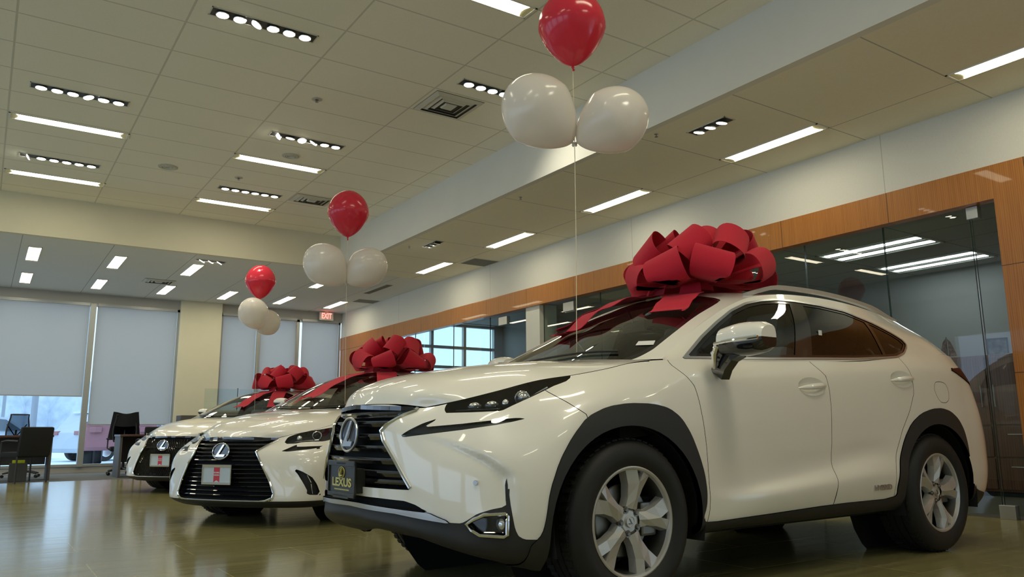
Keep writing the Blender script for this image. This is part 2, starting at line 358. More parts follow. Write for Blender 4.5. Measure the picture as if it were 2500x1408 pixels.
# ------------------------------------------------------------------ the materials of the place
mat('paint', (.86, .83, .74), .28, 0, .5, coat=1.0)
mat('paint_far', (.80, .79, .75), .28, 0, .5, coat=1.0)
mat('lining', (.006, .006, .006), .9)
mat('cladding', (.018, .018, .017), .55, bump=(900, .15))
mat('piano', (.008, .008, .010), .08, 0, .6, coat=.6)
mat('chrome', (.82, .83, .85), .06, 1)
mat('silver', (.55, .57, .60), .28, .9)
mat('steel', (.35, .35, .36), .35, 1)
mat('alloy', (.52, .51, .48), .33, .55)
mat('alloy_dark', (.20, .195, .18), .35, .9)
mat('rubber', (.009, .009, .008), .6)
mat('tread', (.010, .010, .010), .75, bump=(60, .8))
mat('lamp_dark', (.02, .022, .025), .25, .3)
mat('led', (.62, .63, .62), .14, .8); mat('drl_inner', (.15, .155, .15), .3, .5); mat('lamp_grey', (.10, .10, .11), .2, .6); mat('rail', (.50, .49, .45), .35, .3); mat('headliner', (.42, .41, .38), .9); mat('frame_dark', (.05, .05, .045), .25, .5); mat('glass_edge', (.03, .07, .055), .3); mat('seat_light', (.36, .355, .33), .8)
mat('fabric_grey', (.20, .20, .195), .9)
mat('dash', (.03, .03, .032), .6)
mat('tail_red', (.05, .005, .005), .4, spec=.15)
mat('sticker', (.75, .76, .74), .6)
mat('gold', (.62, .55, .16), .4, .3)
mat('plate_dark', (.02, .02, .018), .35)
mat('plate_light', (.55, .62, .64), .4)
mat('plate_red', (.62, .03, .05), .45)
mat('blueglass', (.02, .04, .09), .05, .2, coat=1)
glass('windscreen', (.84, .88, .80), 1.35)
glass('door_glass', (.72, .75, .70), 1.1)
glass('privacy', (.06, .065, .06), 1.0)
glass('lens', (.82, .85, .86), 1.0)
glass('smoke', (.40, .42, .44), 1.2)
def ribbon_mat():
    m = mat('ribbon', (.60, .006, .030), .8, sheen=.08, bump=(500, .5)); return m
ribbon_mat()
def latex(name, col, tr):
    m = bpy.data.materials.new(name); m.use_nodes = True; nt = m.node_tree; b = nt.nodes['Principled BSDF']; out = nt.nodes['Material Output']
    b.inputs['Base Color'].default_value = (*col, 1); b.inputs['Roughness'].default_value = .16; b.inputs['Specular IOR Level'].default_value = .6
    t = nt.nodes.new('ShaderNodeBsdfTranslucent'); t.inputs[0].default_value = (*col, 1)
    mx = nt.nodes.new('ShaderNodeMixShader'); mx.inputs[0].default_value = tr
    nt.links.new(b.outputs[0], mx.inputs[1]); nt.links.new(t.outputs[0], mx.inputs[2]); nt.links.new(mx.outputs[0], out.inputs[0])
    MATS[name] = m
latex('latex_red', (.78, .045, .085), .32)
latex('latex_white', (.86, .82, .76), .35)
mat('string', (.75, .70, .50), .7)
# room
def wall_mat(name, col, rough=.85):
    return mat(name, col, rough, 0, .3, bump=(180, .05), noise=(3, .015))
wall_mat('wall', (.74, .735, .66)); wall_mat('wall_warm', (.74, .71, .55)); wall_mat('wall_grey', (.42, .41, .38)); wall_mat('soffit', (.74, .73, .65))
def tile_mat(name, base, line, ox, oy, px, py, w, usex=True, usey=True):
    m = bpy.data.materials.new(name); m.use_nodes = True; nt = m.node_tree; b = nt.nodes['Principled BSDF']; L = nt.links.new; N = nt.nodes.new
    tc = N('ShaderNodeTexCoord'); sp = N('ShaderNodeSeparateXYZ'); L(tc.outputs['Object'], sp.inputs[0])
    def lines(sock, o, p):
        a = N('ShaderNodeMath'); a.operation = 'SUBTRACT'; a.inputs[1].default_value = o; L(sock, a.inputs[0])
        k = N('ShaderNodeMath'); k.operation = 'PINGPONG'; k.inputs[1].default_value = p/2; L(a.outputs[0], k.inputs[0])
        c = N('ShaderNodeMath'); c.operation = 'LESS_THAN'; c.inputs[1].default_value = w/2; L(k.outputs[0], c.inputs[0]); return c.outputs[0]
    out = None
    for use, sock, o, p in ((usex, sp.outputs['X'], ox, px), (usey, sp.outputs['Y'], oy, py)):
        if not use: continue
        l = lines(sock, o, p)
        if out is None: out = l
        else:
            mx = N('ShaderNodeMath'); mx.operation = 'MAXIMUM'; L(out, mx.inputs[0]); L(l, mx.inputs[1]); out = mx.outputs[0]
    n = N('ShaderNodeTexNoise'); n.inputs['Scale'].default_value = 60; n.inputs['Detail'].default_value = 4; L(tc.outputs['Object'], n.inputs[0])
    mr = N('ShaderNodeMapRange'); mr.inputs[3].default_value = .94; mr.inputs[4].default_value = 1.04; L(n.outputs['Fac'], mr.inputs[0])
    mc = N('ShaderNodeMix'); mc.data_type = 'RGBA'; mc.inputs[6].default_value = (*base, 1); mc.inputs[7].default_value = (*line, 1); L(out, mc.inputs[0])
    mu = N('ShaderNodeVectorMath'); mu.operation = 'SCALE'; L(mc.outputs[2], mu.inputs[0]); L(mr.outputs[0], mu.inputs['Scale'])
    L(mu.outputs[0], b.inputs['Base Color']); b.inputs['Roughness'].default_value = .85
    bp = N('ShaderNodeBump'); bp.inputs['Strength'].default_value = .5; bp.inputs['Distance'].default_value = .006; bp.invert = True
    L(out, bp.inputs['Height']); L(bp.outputs[0], b.inputs['Normal'])
    MATS[name] = m
tile_mat('ceiling_tile', (.90, .88, .74), (.66, .64, .53), -.0617, 6.7479, 1.2192, .6096, .018)
tile_mat('soffit_tile', (.86, .83, .67), (.46, .45, .40), 6.63, 3.055, 40, 1.2192, .012)
tile_mat('soffit_far', (.76, .78, .74), (.42, .43, .42), .27, 1, 1.2192, 40, .012, True, False)
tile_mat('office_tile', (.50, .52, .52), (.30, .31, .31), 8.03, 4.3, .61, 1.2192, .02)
tile_mat('panel_wall', (.74, .735, .67), (.5, .5, .44), 0, 4.12, 40, 3.66, .008, False, True)
def wood_mat(name, c0, c1, pitch, oy, sc=(1, 1, 1), axis='Y'):
    m = bpy.data.materials.new(name); m.use_nodes = True; nt = m.node_tree; b = nt.nodes['Principled BSDF']; L = nt.links.new; N = nt.nodes.new
    tc = N('ShaderNodeTexCoord'); mp = N('ShaderNodeMapping'); mp.inputs['Scale'].default_value = sc; L(tc.outputs['Object'], mp.inputs[0])
    n = N('ShaderNodeTexNoise'); n.inputs['Scale'].default_value = 3; n.inputs['Detail'].default_value = 8; n.inputs['Roughness'].default_value = .6; L(mp.outputs[0], n.inputs[0])
    w = N('ShaderNodeTexWave'); w.inputs['Scale'].default_value = 1.3; w.inputs['Distortion'].default_value = 5; w.inputs['Detail'].default_value = 3; w.bands_direction = 'Y'; L(mp.outputs[0], w.inputs[0])
    ad = N('ShaderNodeMix'); ad.data_type = 'FLOAT'; ad.inputs[0].default_value = .25; L(n.outputs['Fac'], ad.inputs[2]); L(w.outputs['Fac'], ad.inputs[3])
    cr = N('ShaderNodeValToRGB'); cr.color_ramp.elements[0].position = .3; cr.color_ramp.elements[0].color = (*c0, 1); cr.color_ramp.elements[1].position = .72; cr.color_ramp.elements[1].color = (*c1, 1)
    L(ad.outputs[0], cr.inputs[0])
    last = cr.outputs[0]
    if pitch:
        sp = N('ShaderNodeSeparateXYZ'); L(tc.outputs['Object'], sp.inputs[0])
        a = N('ShaderNodeMath'); a.operation = 'SUBTRACT'; a.inputs[1].default_value = oy; L(sp.outputs[axis], a.inputs[0])
        k = N('ShaderNodeMath'); k.operation = 'PINGPONG'; k.inputs[1].default_value = pitch/2; L(a.outputs[0], k.inputs[0])
        c = N('ShaderNodeMath'); c.operation = 'LESS_THAN'; c.inputs[1].default_value = .003; L(k.outputs[0], c.inputs[0])
        mc = N('ShaderNodeMix'); mc.data_type = 'RGBA'; L(c.outputs[0], mc.inputs[0]); L(last, mc.inputs[6]); mc.inputs[7].default_value = (.04, .02, .01, 1); last = mc.outputs[2]
    L(last, b.inputs['Base Color']); b.inputs['Roughness'].default_value = .38; b.inputs['Coat Weight'].default_value = .2
    MATS[name] = m
wood_mat('wood', (.36, .125, .018), (.50, .20, .035), 1.2392, 4.10, (1, 14, .8))
wood_mat('wood_dark', (.10, .034, .016), (.20, .075, .034), 0, 0, (1, 9, .6))
def floor_mat():
    m = bpy.data.materials.new('floor_tile'); m.use_nodes = True; nt = m.node_tree; b = nt.nodes['Principled BSDF']; L = nt.links.new; N = nt.nodes.new
    tc = N('ShaderNodeTexCoord'); mp = N('ShaderNodeMapping'); mp.inputs['Scale'].default_value = (.5, 7, 1); L(tc.outputs['Object'], mp.inputs[0])
    n = N('ShaderNodeTexNoise'); n.inputs['Scale'].default_value = 2.2; n.inputs['Detail'].default_value = 6; n.inputs['Roughness'].default_value = .6; L(mp.outputs[0], n.inputs[0])
    br = N('ShaderNodeTexBrick'); br.inputs['Scale'].default_value = 1; br.inputs['Brick Width'].default_value = 1.2192; br.inputs['Row Height'].default_value = .6096; br.inputs['Mortar Size'].default_value = .003
    br.offset = .5; br.inputs['Color1'].default_value = (1, 1, 1, 1); br.inputs['Color2'].default_value = (.84, .84, .84, 1); br.inputs['Mortar'].default_value = (1.5, 1.45, 1.3, 1)
    L(tc.outputs['Object'], br.inputs[0])
    cr = N('ShaderNodeValToRGB'); cr.color_ramp.elements[0].position = .3; cr.color_ramp.elements[0].color = (.215, .198, .080, 1); cr.color_ramp.elements[1].position = .72; cr.color_ramp.elements[1].color = (.33, .30, .135, 1)
    L(n.outputs['Fac'], cr.inputs[0])
    mu = N('ShaderNodeMix'); mu.data_type = 'RGBA'; mu.blend_type = 'MULTIPLY'; mu.inputs[0].default_value = 1; L(cr.outputs[0], mu.inputs[6]); L(br.outputs['Color'], mu.inputs[7])
    L(mu.outputs[2], b.inputs['Base Color'])
    mr = N('ShaderNodeMapRange'); mr.inputs[3].default_value = .10; mr.inputs[4].default_value = .22; L(n.outputs['Fac'], mr.inputs[0]); L(mr.outputs[0], b.inputs['Roughness'])
    b.inputs['Specular IOR Level'].default_value = .62
    mp2 = N('ShaderNodeMapping'); mp2.inputs['Scale'].default_value = (.35, 5, 1); L(tc.outputs['Object'], mp2.inputs[0])
    n2 = N('ShaderNodeTexNoise'); n2.inputs['Scale'].default_value = 1.2; n2.inputs['Detail'].default_value = 2; L(mp2.outputs[0], n2.inputs[0])
    bp = N('ShaderNodeBump'); bp.inputs['Strength'].default_value = .25; bp.inputs['Distance'].default_value = .004; L(n2.outputs['Fac'], bp.inputs['Height']); L(bp.outputs[0], b.inputs['Normal'])
    MATS['floor_tile'] = m
floor_mat()
mat('carpet', (.13, .13, .12), .95, noise=(40, .2), bump=(300, .4))
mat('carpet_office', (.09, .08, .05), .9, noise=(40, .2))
mat('window_frame', (.40, .42, .42), .45, .4)
def shade_mat():
    m = bpy.data.materials.new('shade'); m.use_nodes = True; nt = m.node_tree; nt.nodes.clear(); L = nt.links.new; N = nt.nodes.new
    out = N('ShaderNodeOutputMaterial'); d = N('ShaderNodeBsdfDiffuse'); d.inputs[0].default_value = (.50, .50, .49, 1)
    t = N('ShaderNodeBsdfTranslucent'); t.inputs[0].default_value = (.74, .70, .66, 1); mx = N('ShaderNodeMixShader'); mx.inputs[0].default_value = .56
    tp = N('ShaderNodeBsdfTransparent'); tp.inputs[0].default_value = (1, 1, 1, 1); m2 = N('ShaderNodeMixShader'); m2.inputs[0].default_value = .06
    L(d.outputs[0], mx.inputs[1]); L(t.outputs[0], mx.inputs[2]); L(mx.outputs[0], m2.inputs[1]); L(tp.outputs[0], m2.inputs[2]); L(m2.outputs[0], out.inputs[0]); MATS['shade'] = m
shade_mat()
glass('pane', (.90, .96, .97), .8)
glass('office_glass', (.85, .90, .87), 1.2)
mat('clamp', (.55, .55, .52), .35, .8)
emitter('tube', (1.0, .91, .66), TUBE); emitter('lamp', (1.0, .95, .80), SPOT); emitter('troffer', (.86, .90, 1.0), OFFT)
mat('fixture', (.80, .76, .48), .5); mat('fixture_white', (.75, .75, .70), .5); mat('fixture_dark', (.03, .03, .03), .5)
mat('reflector', (.85, .86, .84), .18, .9)
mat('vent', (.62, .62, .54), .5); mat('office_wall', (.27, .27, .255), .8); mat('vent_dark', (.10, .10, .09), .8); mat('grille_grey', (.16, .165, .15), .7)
emitter('exit_red', (1.0, .12, .10), 3.0); mat('exit_box', (.62, .60, .52), .5)
mat('desk_top', (.10, .045, .035), .4); mat('desk_side', (.09, .085, .08), .6); mat('chair_fabric', (.010, .011, .014), .9); mat('chair_plastic', (.03, .03, .034), .5)
glass('mesh_back', (.22, .24, .26), .3)
mat('yellow', (.62, .72, .02), .6); mat('counter', (.33, .32, .27), .6)
mat('snow', (.74, .79, .85), .8, noise=(.8, .04)); mat('snow_car', (.50, .56, .64), .6); mat('red_car', (.34, .15, .17), .5); mat('far_glass', (.10, .13, .16), .2)
mat('pole', (.30, .33, .38), .6); mat('hedge', (.50, .57, .66), .9, noise=(2, .15))
mat('picture', (.10, .10, .09), .4, noise=(14, .8)); mat('flag_cloth', (.16, .10, .09), .8, noise=(30, .7)); mat('paper', (.7, .72, .70), .7)
mat('black', (.01, .01, .01), .5)
# ------------------------------------------------------------------ body skins, cut along drawn outlines
def sdf(P, Q, closed=True):
    """signed distance of points P (n,2) to polygon Q (negative inside)"""
    P = np.asarray(P, float); Q = np.asarray(Q, float); n = len(Q); d = np.full(len(P), 1e9); ins = np.zeros(len(P), bool)
    lo, hi = Q.min(0)-.25, Q.max(0)+.25
    near = ((P >= lo) & (P <= hi)).all(1); p = P[near]; dd = np.full(len(p), 1e9); ii = np.zeros(len(p), bool)
    for i in range(n):
        a, b = Q[i], Q[(i+1) % n]; e = b-a; w = p-a; t = np.clip((w@e)/max(e@e, 1e-12), 0, 1); r = w-t[:, None]*e
        dd = np.minimum(dd, (r**2).sum(1))
        c = (a[1] > p[:, 1]) != (b[1] > p[:, 1])
        x = a[0]+(p[:, 1]-a[1])/(e[1] if abs(e[1]) > 1e-12 else 1e-12)*e[0]; ii ^= c & (p[:, 0] < x)
    d[near] = np.sqrt(dd); d[~near] = .25; ins[near] = ii
    return np.where(ins, -d, d)
def smooth_poly(Q, it=1):
    Q = [np.array(q, float) for q in Q]
    for _ in range(it):
        Q = [w for i in range(len(Q)) for w in (Q[i]*.8+Q[(i+1) % len(Q)]*.2, Q[i]*.2+Q[(i+1) % len(Q)]*.8)]
    return np.array(Q)
class Skin:
    def __init__(s, G, flip=False):
        a, b = G.shape[:2]; gu = np.gradient(G, axis=1); gv = np.gradient(G, axis=0); N = np.cross(gu, gv)
        N /= np.maximum(np.linalg.norm(N, axis=2, keepdims=True), 1e-9)
        if flip: N = -N
        uu, vv = np.meshgrid(np.linspace(0, 1, b), np.linspace(0, 1, a))
        # arc-length v measured down from the top edge
        seg = np.linalg.norm(np.diff(G, axis=0), axis=2); top = np.concatenate([np.cumsum(seg[::-1], 0)[::-1], np.zeros((1, b))])
        s.V = np.concatenate([G, uu[..., None], top[..., None]], 2).reshape(-1, 5); s.N = N.reshape(-1, 3)
        s.F = [(i*b+j, i*b+j+1, (i+1)*b+j+1, (i+1)*b+j) for i in range(a-1) for j in range(b-1)]
        if flip: s.F = [f[::-1] for f in s.F]
        s.L = ['body']*len(s.F)
    def split(s, ph):
        ph = ph.copy(); ph[abs(ph) < 2e-5] = 2e-5
        neg = ph < 0; V = []; N = []; cache = {}; k0 = len(s.V); P2 = []
        def mid(a, b):
            key = (a, b) if a < b else (b, a)
            if key not in cache:
                t = ph[a]/(ph[a]-ph[b]); V.append(s.V[a]*(1-t)+s.V[b]*t); n = s.N[a]*(1-t)+s.N[b]*t; N.append(n/np.linalg.norm(n)); cache[key] = k0+len(V)-1
            return cache[key]
        F2 = []; L2 = []
        for f, l in zip(s.F, s.L):
            sg = [neg[i] for i in f]
            if all(sg) or not any(sg): F2.append(f); L2.append(l); continue
            cr = sum(sg[i] != sg[i-1] for i in range(len(f)))
            fs = [f] if cr == 2 else [(f[0], f[i], f[i+1]) for i in range(1, len(f)-1)]
            for g in fs:
                gs = [neg[i] for i in g]
                if all(gs) or not any(gs): F2.append(g); L2.append(l); continue
                A = []; B = []
                for i in range(len(g)):
                    p, q = g[i], g[(i+1) % len(g)]
                    (A if neg[p] else B).append(p)
                    if neg[p] != neg[q]: m = mid(p, q); A.append(m); B.append(m)
                for h in (A, B):
                    if len(h) > 2: F2.append(tuple(h)); L2.append(l)
        s.F, s.L = F2, L2
        if V: s.V = np.concatenate([s.V, np.array(V)]); s.N = np.concatenate([s.N, np.array(N)])
    def mark(s, name, fn, only=None, gap=0.0):
        """relabel faces where fn<0; gap>0 leaves a shut line of that half width"""
        if gap:
            s.split(fn(s.V)-gap); s.split(fn(s.V)+gap)
        else: s.split(fn(s.V))
        ph = fn(s.V)
        for i, f in enumerate(s.F):
            if only and s.L[i] not in only: continue
            c = sum(ph[j] for j in f)/len(f)
            if gap and abs(c) < gap: s.L[i] = 'gap'
            elif c < 0: s.L[i] = name
    def part(s, labels, side=0, off=0.0, skirt=0.0, both=False):
        """-> MB of the faces with these labels; side +1/-1 keeps one half; skirt folds the free edges back"""
        labels = (labels,) if isinstance(labels, str) else labels
        Fs = [f for f, l in zip(s.F, s.L) if l in labels and (side == 0 or side*sum(s.V[i, 1] for i in f) > 0)]
        ids = sorted({i for f in Fs for i in f}); mp = {k: i for i, k in enumerate(ids)}
        V = s.V[ids, :3]+s.N[ids]*off; N = s.N[ids]; F = [tuple(mp[i] for i in f) for f in Fs]
        mb = MB(); V = V.tolist(); N = N.tolist()
        if skirt:
            cnt = {}
            for f in F:
                for i in range(len(f)):
                    a, b = f[i], f[(i+1) % len(f)]
                    if (b, a) in cnt: cnt[(b, a)] = None
                    else: cnt[(a, b)] = 1
            for (a, b), c in list(cnt.items()):
                if c is None: continue
                va, vb = np.array(V[a]), np.array(V[b]); na, nb = np.array(N[a]), np.array(N[b])
                wa, wb = va-na*skirt, vb-nb*skirt; n = np.cross(vb-va, na); n = -n/max(np.linalg.norm(n), 1e-9)*(1 if skirt > 0 else -1)
                k = len(V); V += [va.tolist(), vb.tolist(), wb.tolist(), wa.tolist()]; N += [n.tolist()]*4; F.append((k+1, k, k+3, k+2))
        mb.v = [tuple(v) for v in V]; mb.f = F; mb.n = N
        return mb
    def emit(s, name, mt, parent, labels, side=0, off=0., skirt=0.):
        mb = s.part(labels, side, off, skirt)
        return mb.build(name, mt, parent, fix=False) if mb.f else None
def arc_xz(V): return np.stack([np.arctan2(np.abs(V[:, 1]), V[:, 0]+.2), V[:, 2]], 1)
def arc_pts(P): return [(math.atan2(abs(p[1]), p[0]+.2), p[2]) for p in P]
def far(V, cond, ph): return np.where(cond, ph, .25)
def f_arc(P, sm=0):
    Q = arc_pts(P); Q = smooth_poly(Q, sm) if sm else Q
    return lambda V: far(V, V[:, 0] > -.3, sdf(arc_xz(V), Q))
def f_side(P, sm=0, side=0):
    Q = smooth_poly(P, sm) if sm else P
    return lambda V: far(V, (np.abs(V[:, 1]) > .45) & ((side == 0) | (V[:, 1]*side > 0)), sdf(V[:, [0, 2]], Q))
def f_front(P, sm=0, xmin=.45):
    """P in (y>=0, z); mirrored"""
    Q = list(P)+[(-y, z) for y, z in reversed(P)]
    Q = smooth_poly(Q, sm) if sm else Q
    return lambda V: far(V, V[:, 0] > xmin, sdf(V[:, [1, 2]], Q))
def f_top(P, sm=0):
    """P in (x, y>=0); mirrored"""
    Q = list(P)+[(x, -y) for x, y in reversed(P)]
    Q = smooth_poly(Q, sm) if sm else Q
    return lambda V: sdf(V[:, [0, 1]], Q)
class Caster:
    def __init__(s, G, keep=None):
        a, b, c, d = [q.reshape(-1, 3) for q in (G[:-1, :-1], G[1:, :-1], G[1:, 1:], G[:-1, 1:])]
        s.T = np.concatenate([np.stack([a, b, c], 1), np.stack([a, c, d], 1)])
        s.e1 = s.T[:, 1]-s.T[:, 0]; s.e2 = s.T[:, 2]-s.T[:, 0]
    def hit(s, o, d):
        o = np.array(o, float); d = np.array(d, float); p = np.cross(d, s.e2); det = (s.e1*p).sum(1); det[abs(det) < 1e-12] = 1e-12
        w0 = o-s.T[:, 0]; u = (w0*p).sum(1)/det; q = np.cross(w0, s.e1); v = (q@d)/det; t = (s.e2*q).sum(1)/det
        ok = (u >= -1e-6) & (v >= -1e-6) & (u+v <= 1+1e-6) & (t > 0)
        return (o+d*t[ok].min()) if ok.any() else None
    def x(s, y, z):
        h = s.hit((3, y, z), (-1, 0, 0)); return None if h is None else h[0]
    def z(s, x, y):
        h = s.hit((x, y, 4), (0, 0, -1)); return None if h is None else h[2]
    def y(s, x, z, side=1):
        h = s.hit((x, 3*side, z), (0, -side, 0)); return None if h is None else h[1]

# ------------------------------------------------------------------ wheels
def spoke_wheel(parent, x, side, yl, tr, rr, width=.225, style='suv', name='wheel', z0=None):
    """alloy wheel with tyre; yl = |y| of the rim lip plane, side = +1 left / -1 right"""
    z0 = tr-.008 if z0 is None else z0
    w = bpy.data.objects.new(name, None); C.objects.link(w); w.parent = parent; w.location = (x, side*yl, z0); w.empty_display_size = .1
    if side < 0: w.rotation_euler = (0, 0, PI)
    # local: +y is outward
    sw = rr+.012
    prof = [(rr-.012, -.012), (rr+.004, .004), (rr+.03, .016), ((rr+tr)/2, .022), (tr-.035, .014), (tr-.016, .000), (tr-.007, -.014), (tr-.001, -.03)]
    for k in range(4):
        c = -.03-(width-.03)*(k+.5)/4-.0; h_ = (width-.03)/8
        prof += [(tr, c+h_-.006), (tr, c-h_+.006), (tr-.009, c-h_+.005), (tr-.009, c-h_-.004)]
    prof = prof[:-2]+[(tr-.007, -width-.004), (tr-.03, -width-.018), ((rr+tr)/2, -width-.026), (rr-.012, -width)]
    t = MB().lathe(prof, 72, 'y').build('tyre', 'rubber', w, smooth=True, angle=50)
    tb = MB()
    for k in range(60):
        a = 2*PI*k/60
        for c, l in ((-.048, .024), (-width+.03, .024)):
            ca, sa = math.cos(a), math.sin(a)
            tb.obox((tr*ca*.9985, c, tr*sa*.9985), (.0035*ca, 0, .0035*sa), (0, l, 0), (-.011*sa, .004, .011*ca))
    tb.build('tread_block', 'tread', t)['kind'] = 'stuff'
    rim = MB().lathe([(rr-.006, -.008), (rr, -.001), (rr, .004), (rr-.006, .006), (rr-.014, .002), (rr-.019, -.014)], 72, 'y').build('rim', 'alloy', w, smooth=True, angle=40)
    MB().lathe([(rr-.019, -.014), (rr-.026, -.05), (rr-.03, -.11), (rr-.02, -.2)], 72, 'y').build('barrel', 'alloy_dark', rim, smooth=True, angle=40)
    hub_y = -.028
    S = MB(); P = []; n = 5
    def pol(a, r, dt, y): ca, sa = math.cos(a), math.sin(a); return (r*ca-dt*sa, y, r*sa+dt*ca)
    for k in range(n):
        a = PI/2+2*PI*k/n + .24
        if style == 'suv':
            # plate twists: wide at the rim, split by a wedge-shaped pocket
            L_ = [(.055, -.034, hub_y+.002), (.10, -.031, -.024), (.155, -.046, -.018), (rr-.016, -.086, -.012)]
            R_ = [(.055, .034, hub_y+.002), (.10, .031, -.022), (.155, .042, -.016), (rr-.016, .070, -.010)]
            Mi = [(.055, 0, hub_y+.010), (.10, .004, -.008), (.176, .006, -.003)]
            pl_, pr_ = (rr-.014, -.018, -.003), (rr-.014, .024, -.003)
            q = [pol(a, *p) for p in L_]+[pol(a, *p) for p in R_]+[pol(a, *p) for p in Mi]+[pol(a, *pl_), pol(a, *pr_)]
            # back edges
            bL = [pol(a, r_, d_*1.12-.004, y_-.038) for r_, d_, y_ in L_]; bR = [pol(a, r_, d_*1.12+.004, y_-.038) for r_, d_, y_ in R_]
            k0 = len(q); q += bL+bR
            F = [(0, 1, 9, 8), (8, 9, 5, 4), (1, 2, 10, 9), (9, 10, 6, 5), (2, 3, 11, 10), (10, 12, 7, 6)]
            F += [(k0+i, k0+i+1, i+1, i) for i in range(3)]+[(4+i, 4+i+1, k0+4+i+1, k0+4+i) for i in range(3)]
            pk = [pol(a, .184, .006, -.026), pol(a, rr-.014, -.010, -.030), pol(a, rr-.014, .016, -.030)]
            k1 = len(q); q += pk
            F += [(10, 11, k1+1, k1), (12, 10, k1, k1+2)]
            S.add(q, F); P.append([q[k1], q[k1+1], q[k1+2]])
        else:
            for d in (-.028, .028):
                q = [pol(a, .05, d-.012, hub_y), pol(a, .05, d+.012, hub_y), pol(a, rr-.014, d*2.0+.013, -.008), pol(a, rr-.014, d*2.0-.013, -.008)]
                q += [(x_, y_-.035, z_) for x_, y_, z_ in q]
                S.add(q, [(0, 1, 2, 3), (0, 4, 5, 1), (3, 2, 6, 7), (0, 3, 7, 4), (1, 5, 6, 2)])
    S.lathe([(.0, hub_y+.003), (.045, hub_y+.003), (.062, hub_y-.004), (.066, hub_y-.03)], 32, 'y')
    S.build('spokes', 'alloy', rim, smooth=False)
    for p_ in P: MB().add(p_, [(0, 1, 2)]).build('spoke_pocket', 'alloy_dark', rim)
    cp = MB().lathe([(.0, hub_y+.010), (.020, hub_y+.010), (.0215, hub_y+.013), (.025, hub_y+.013), (.027, hub_y)], 28, 'y').build('centre_cap', 'alloy', rim, smooth=True)
    MB().prism([(x_*.22, z_*.22) for x_, z_ in [(.020, .062), (.041, .062), (-.016, -.030), (.060, -.030), (.046, -.052), (-.056, -.052)]], hub_y+.010, hub_y+.0125, 'y').build('cap_logo', 'alloy_dark', rim)
    for k in range(5):
        a = PI/2+2*PI*(k+.5)/5+.24
        MB().lathe([(.0, hub_y+.012), (.007, hub_y+.012), (.0095, hub_y+.006), (.010, hub_y+.0035), (.0165, hub_y+.0045), (.0165, hub_y-.01)], 14, 'y', (.054*math.cos(a), 0, .054*math.sin(a))).build('lug_nut', 'alloy_dark', rim, smooth=True)
    MB().lathe([(.02, -.075), (.155, -.075), (.16, -.078), (.16, -.10), (.09, -.10), (.085, -.085), (.02, -.085)], 48, 'y').build('brake_disc', 'alloy_dark', w, smooth=True, angle=30)
    cl = MB().rbox((-.19, -.115, -.075), (-.095, -.05, .075), .012); cl.build('brake_caliper', 'alloy_dark', w)
    return w
def emblem(parent, o, ex, ey, ez, a=.098, b=.074, mt='chrome', back='blueglass'):
    m = frame_m(o, ex, ey, ez)
    ring = MB().tube([(a*math.cos(t), b*math.sin(t), 0) for t in np.linspace(0, 2*PI, 41)[:-1]], .066*a, 8, closed=True).xf(m)
    sx = a/.098; sy = b/.074
    Lp = [(.020, .062), (.041, .062), (-.016, -.030), (.060, -.030), (.046, -.052), (-.056, -.052)]
    ring.prism([(x*sx, y*sy) for x, y in Lp], -.004, .006, 'z') if False else None
    lm_ = MB().prism([(x*sx, y*sy) for x, y in Lp], -.002, .007, 'z').xf(m); ring.add(lm_.v, lm_.f)
    e = ring.build('emblem', mt, parent, smooth=True, angle=40)
    if back:
        MB().prism([(a*.98*math.cos(t), b*.98*math.sin(t)) for t in np.linspace(0, 2*PI, 33)[:-1]], -.012, -.004, 'z').xf(m).build('emblem_plate', back, e)
    return e
def plate(parent, o, ex, ey, ez, kind):
    m = frame_m(o, ex, ey, ez)
    p = MB().rbox((-.150, -.075, -.004), (.150, .075, .003), .002).xf(m).build('licence_plate', 'plate_dark' if kind == 'dark' else 'plate_light', parent)
    fr = MB()
    for lo, hi in (((-.158, .058, 0), (.158, .082, .010)), ((-.158, -.082, 0), (.158, -.062, .010)), ((-.158, -.082, 0), (-.146, .082, .010)), ((.146, -.082, 0), (.158, .082, .010))): fr.rbox(lo, hi, .003)
    if kind == 'dark': fr.rbox((-.09, -.088, .001), (.09, -.070, .010), .003)
    fr.xf(m).build('plate_frame', 'chrome' if kind != 'dark' else 'frame_dark', p)
    if kind == 'dark':
        t = text_mb('LEXUS', .052, .0006, xs=1.5, bold=.0018); t.xf(m @ Matrix.Translation((0, -.018, .0045))); t.build('plate_lettering', 'gold', p)
        t = MB()
        for k in range(16): t.box((-.085+k*.0108, -.0525, .003), (-.085+k*.0108+.0075, -.0465, .0042))
        t.xf(m).build('plate_small_print', 'gold', p)
        t = MB()
        for k in range(8): t.box((-.05+k*.013, .066, .010), (-.05+k*.013+.009, .074, .0108))
        t.xf(m).build('frame_lettering', 'black', p)
        emblem(p, m @ Vector((0, .028, .006)), ex, ey, ez, .033, .025, 'gold', None)
    else:
        rb = MB().prism([(-.032, .058), (.032, .058), (.032, -.062), (0, -.045), (-.032, -.062)], .0032, .0042, 'z').xf(m).build('plate_ribbon', 'plate_red', p)
        for tx, y in (('DECEMBER', .016), ('REMEMBER', -.004)):
            t = text_mb(tx, .0150, .0004, xs=.82, bold=.0005); t.xf(m @ Matrix.Translation((0, y, .0048))); t.build('plate_lettering', 'paper', rb)
    return p
def tube_on(parent, name, mt, pts, r, closed=False, sq=None, n=8):
    return MB().tube(pts, r, n, closed, sq=sq).build(name, mt, parent, smooth=sq is None)

